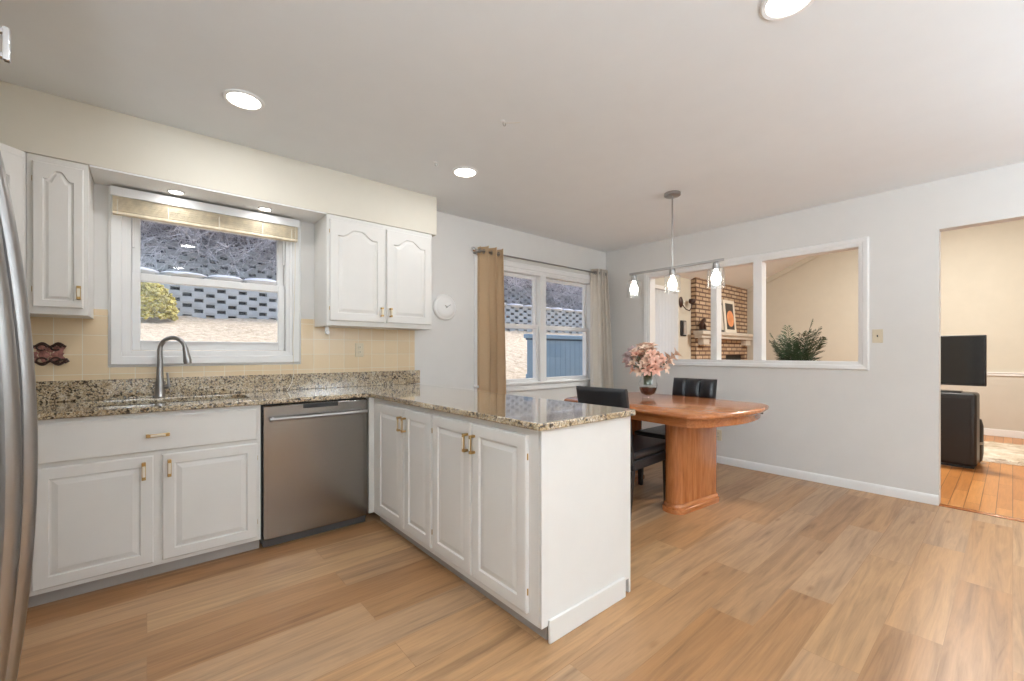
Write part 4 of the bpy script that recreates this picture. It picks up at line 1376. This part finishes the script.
def block_wall(name, label, y, zb, zt, x0, x1, mat):
    t_ = thing(name, label, 'retaining wall', ((x0 + x1) / 2, y, zb), 0, 'retaining wall tiers')
    cx = (x0 + x1) / 2
    rh, pitch, hw = .111, .39, .155
    m_ = MB(); n = int(round((zt - zb) / rh))
    for r_ in range(n):
        z = zb + r_ * rh - zb
        m_.box(x0 - cx, 0.004 * (r_ % 2), z, x1 - cx, .16, z + .036)
        x = x0 + (pitch / 2 if r_ % 2 else 0)
        while x < x1:
            m_.box(x + hw / 2 - cx, -.012, z + .036, min(x1, x + pitch - hw / 2) - cx, .16, z + rh)
            x += pitch
    m_.build('blocks', mat, t_)
    MB().box(x0 - cx, .15, 0, x1 - cx, .3, n * rh).build('shaded_soil_backing', 'shaded_soil', t_)
    return t_, n * rh, cx
zb1 = gz(11) - .06
t1, h1, cx1 = block_wall('retaining_wall', 'lower pale blue block retaining wall above the lawn', 11.0, zb1, zb1 + .888, -6, 20, 'block')
rc = random.Random(4)
cm = MB()
x = -6.0
while x < 20:
    wd_ = rc.uniform(.55, .85)
    cm.blob((x + wd_ / 2 - cx1, .12, h1 + .035), 1, wd_ * .52, .28, rc.uniform(.055, .09), 2, .04)
    x += wd_
cm.build('cap_stones', 'cap', t1, smooth=True)
ledge = MB(); ledge.box(-6, 11.3, zb1 + h1 - .2, 20, 12.3, zb1 + h1 - .02)
struct(ledge.build('ground_ledge', 'grass'))
t2, h2, cx2 = block_wall('retaining_wall', 'upper blue block retaining wall half covered by bare brush', 12.3, zb1 + h1 - .05, zb1 + h1 + 1.0, -6, 22, 'block')
hz0 = zb1 + h1 - .05 + h2
hill = MB(); bm = hill.bm
rows = []
for yi in range(20):
    y = 12.5 + 16 * yi / 19
    z = hz0 + .62 * (y - 12.5) ** 0.98
    rows.append([bm.verts.new((-14 + 62 * xi / 60, y, z + rg_.uniform(-.2, .2) * (yi > 0))) for xi in range(61)])
for a, b2 in zip(rows, rows[1:]):
    for i in range(60): bm.faces.new((a[i], a[i + 1], b2[i + 1], b2[i]))
struct(hill.build('ground_hillside', 'leaf_litter', smooth=True))

# bare brush on the upper wall
br_ = MB(); rt = random.Random(21)
def twig(p, d, L, r, depth):
    pts = [p]
    q = p.copy(); dd_ = d.normalized()
    for i in range(4):
        dd_ = (dd_ + Vector((rt.uniform(-.4, .4), rt.uniform(-.4, .4), rt.uniform(-.4, .35)))).normalized()
        q = q + dd_ * L / 4; pts.append(q.copy())
    br_.tube(pts, [r, r * .85, r * .7, r * .5, r * .3], 3, False)
    if depth:
        for k in range(3):
            b_ = pts[rt.randint(1, 4)]
            twig(b_, dd_ + Vector((rt.uniform(-1, 1), rt.uniform(-1, 1), rt.uniform(-.9, .9))), L * .62, r * .6, depth - 1)
for k in range(3000):
    x = rt.uniform(-1.5, 4.5) if k < 1500 else rt.uniform(6, 20)
    zlo = zb1 + h1 + (.28 if x < 8 else -.2)
    y = rt.uniform(11.75, 13.2) if x < 8 else rt.uniform(11.5, 13.0)
    p = Vector((x, y, zlo + .25 + (hz0 + 1.8 - zlo) * rt.random() ** .75))
    twig(p, Vector((rt.uniform(-.8, .8), rt.uniform(-.6, .1), rt.uniform(-.7, .5))), rt.uniform(.5, 1.1), .012 if x < 8 else .016, 2)
bo = br_.build('bare_brush', 'twig')
tag(bo, 'tangle of bare pale twigs hanging over the upper retaining wall', 'brush', kind='stuff')

# round shrub in front of the wall
sb = thing('shrub', 'yellow green rounded shrub below the retaining wall', 'shrub', (-.04, 10.45, gz(10.45)))
q = MB()
for k in range(1500):
    a, e = rt.uniform(0, 2 * PI), math.asin(rt.uniform(-.2, 1))
    r_ = rt.uniform(.75, 1.0)
    p = Vector((.50 * r_ * math.cos(a) * math.cos(e), .45 * r_ * math.sin(a) * math.cos(e), .12 + .62 * r_ * math.sin(e)))
    q.blob(p, rt.uniform(.018, .042), 1, 1, .8, 1, .45)
q.build('foliage', 'shrub', sb)
MB().tube([(0, 0, -.05), (.02, 0, .3)], [.04, .02], 6).build('stem', 'iron', sb)

# blue timber fence panel close to the dining window
sh = thing('fence_panel', 'pale blue painted timber fence panel outside the dining window', 'fence', (6.72, 6.0, gz(6.0)))
H_ = 1.44 - gz(6.0)
for k in range(16):
    MB().box(-1.2 + k * .15 + .003, 0, -.02, -1.2 + (k + 1) * .15 - .003, .025, H_).build('board', 'shed', sh)
MB().box(-1.2, .025, .1, 1.2, .06, .2).build('rail', 'shed', sh)
MB().box(-1.2, -.006, H_ - .002, 1.2, .06, H_ + .03).build('gap_strip', 'shed_dark', sh)
MB().box(-1.22, -.04, H_ + .03, 1.22, .10, H_ + .11).build('cap_board', 'shed', sh, bevel=.01)

# unseen eave added to keep the sun off the back windows
struct(MB().box(XL - .5, B + .14, 2.46, XF + .5, B + .72, 2.62).build('sun_block_eave', 'trim'))

# unseen uplights added behind the camera to brighten the ceiling, shaped as floor lamps
for x, y, l_ in ((-.55, -1.55, 'added unseen fill uplight behind the camera, fridge side'), (2.9, -2.1, 'added unseen fill uplight behind the camera, doorway side')):
    t_ = thing('fill_uplight', l_, 'lamp', (x, y, 0), 0, 'added fill uplights')
    MB().lathe([(.14, 0), (.14, .015), (.03, .035), (.012, .05)], (0, 0, 0), 24).build('base', 'nickel', t_, smooth=True)
    MB().tube([(0, 0, .04), (0, 0, 1.15)], .012, 10).build('pole', 'nickel', t_, smooth=True)
    MB().lathe([(.02, 1.15), (.12, 1.19), (.20, 1.26), (.195, 1.26), (.115, 1.198), (.02, 1.162)], (0, 0, 0), 28).build('bowl_shade', 'white_plastic', t_, smooth=True)
    ld = bpy.data.lights.new('lamp', 'AREA'); ld.shape = 'DISK'; ld.size = .34; ld.energy = UP_POWER * (1.2 if x < 0 else .72); ld.color = UP_COLOR
    lo = bpy.data.objects.new('lamp', ld); COL.objects.link(lo); lo.location = (0, 0, 1.265); lo.rotation_euler = (PI, 0, 0); lo.parent = t_
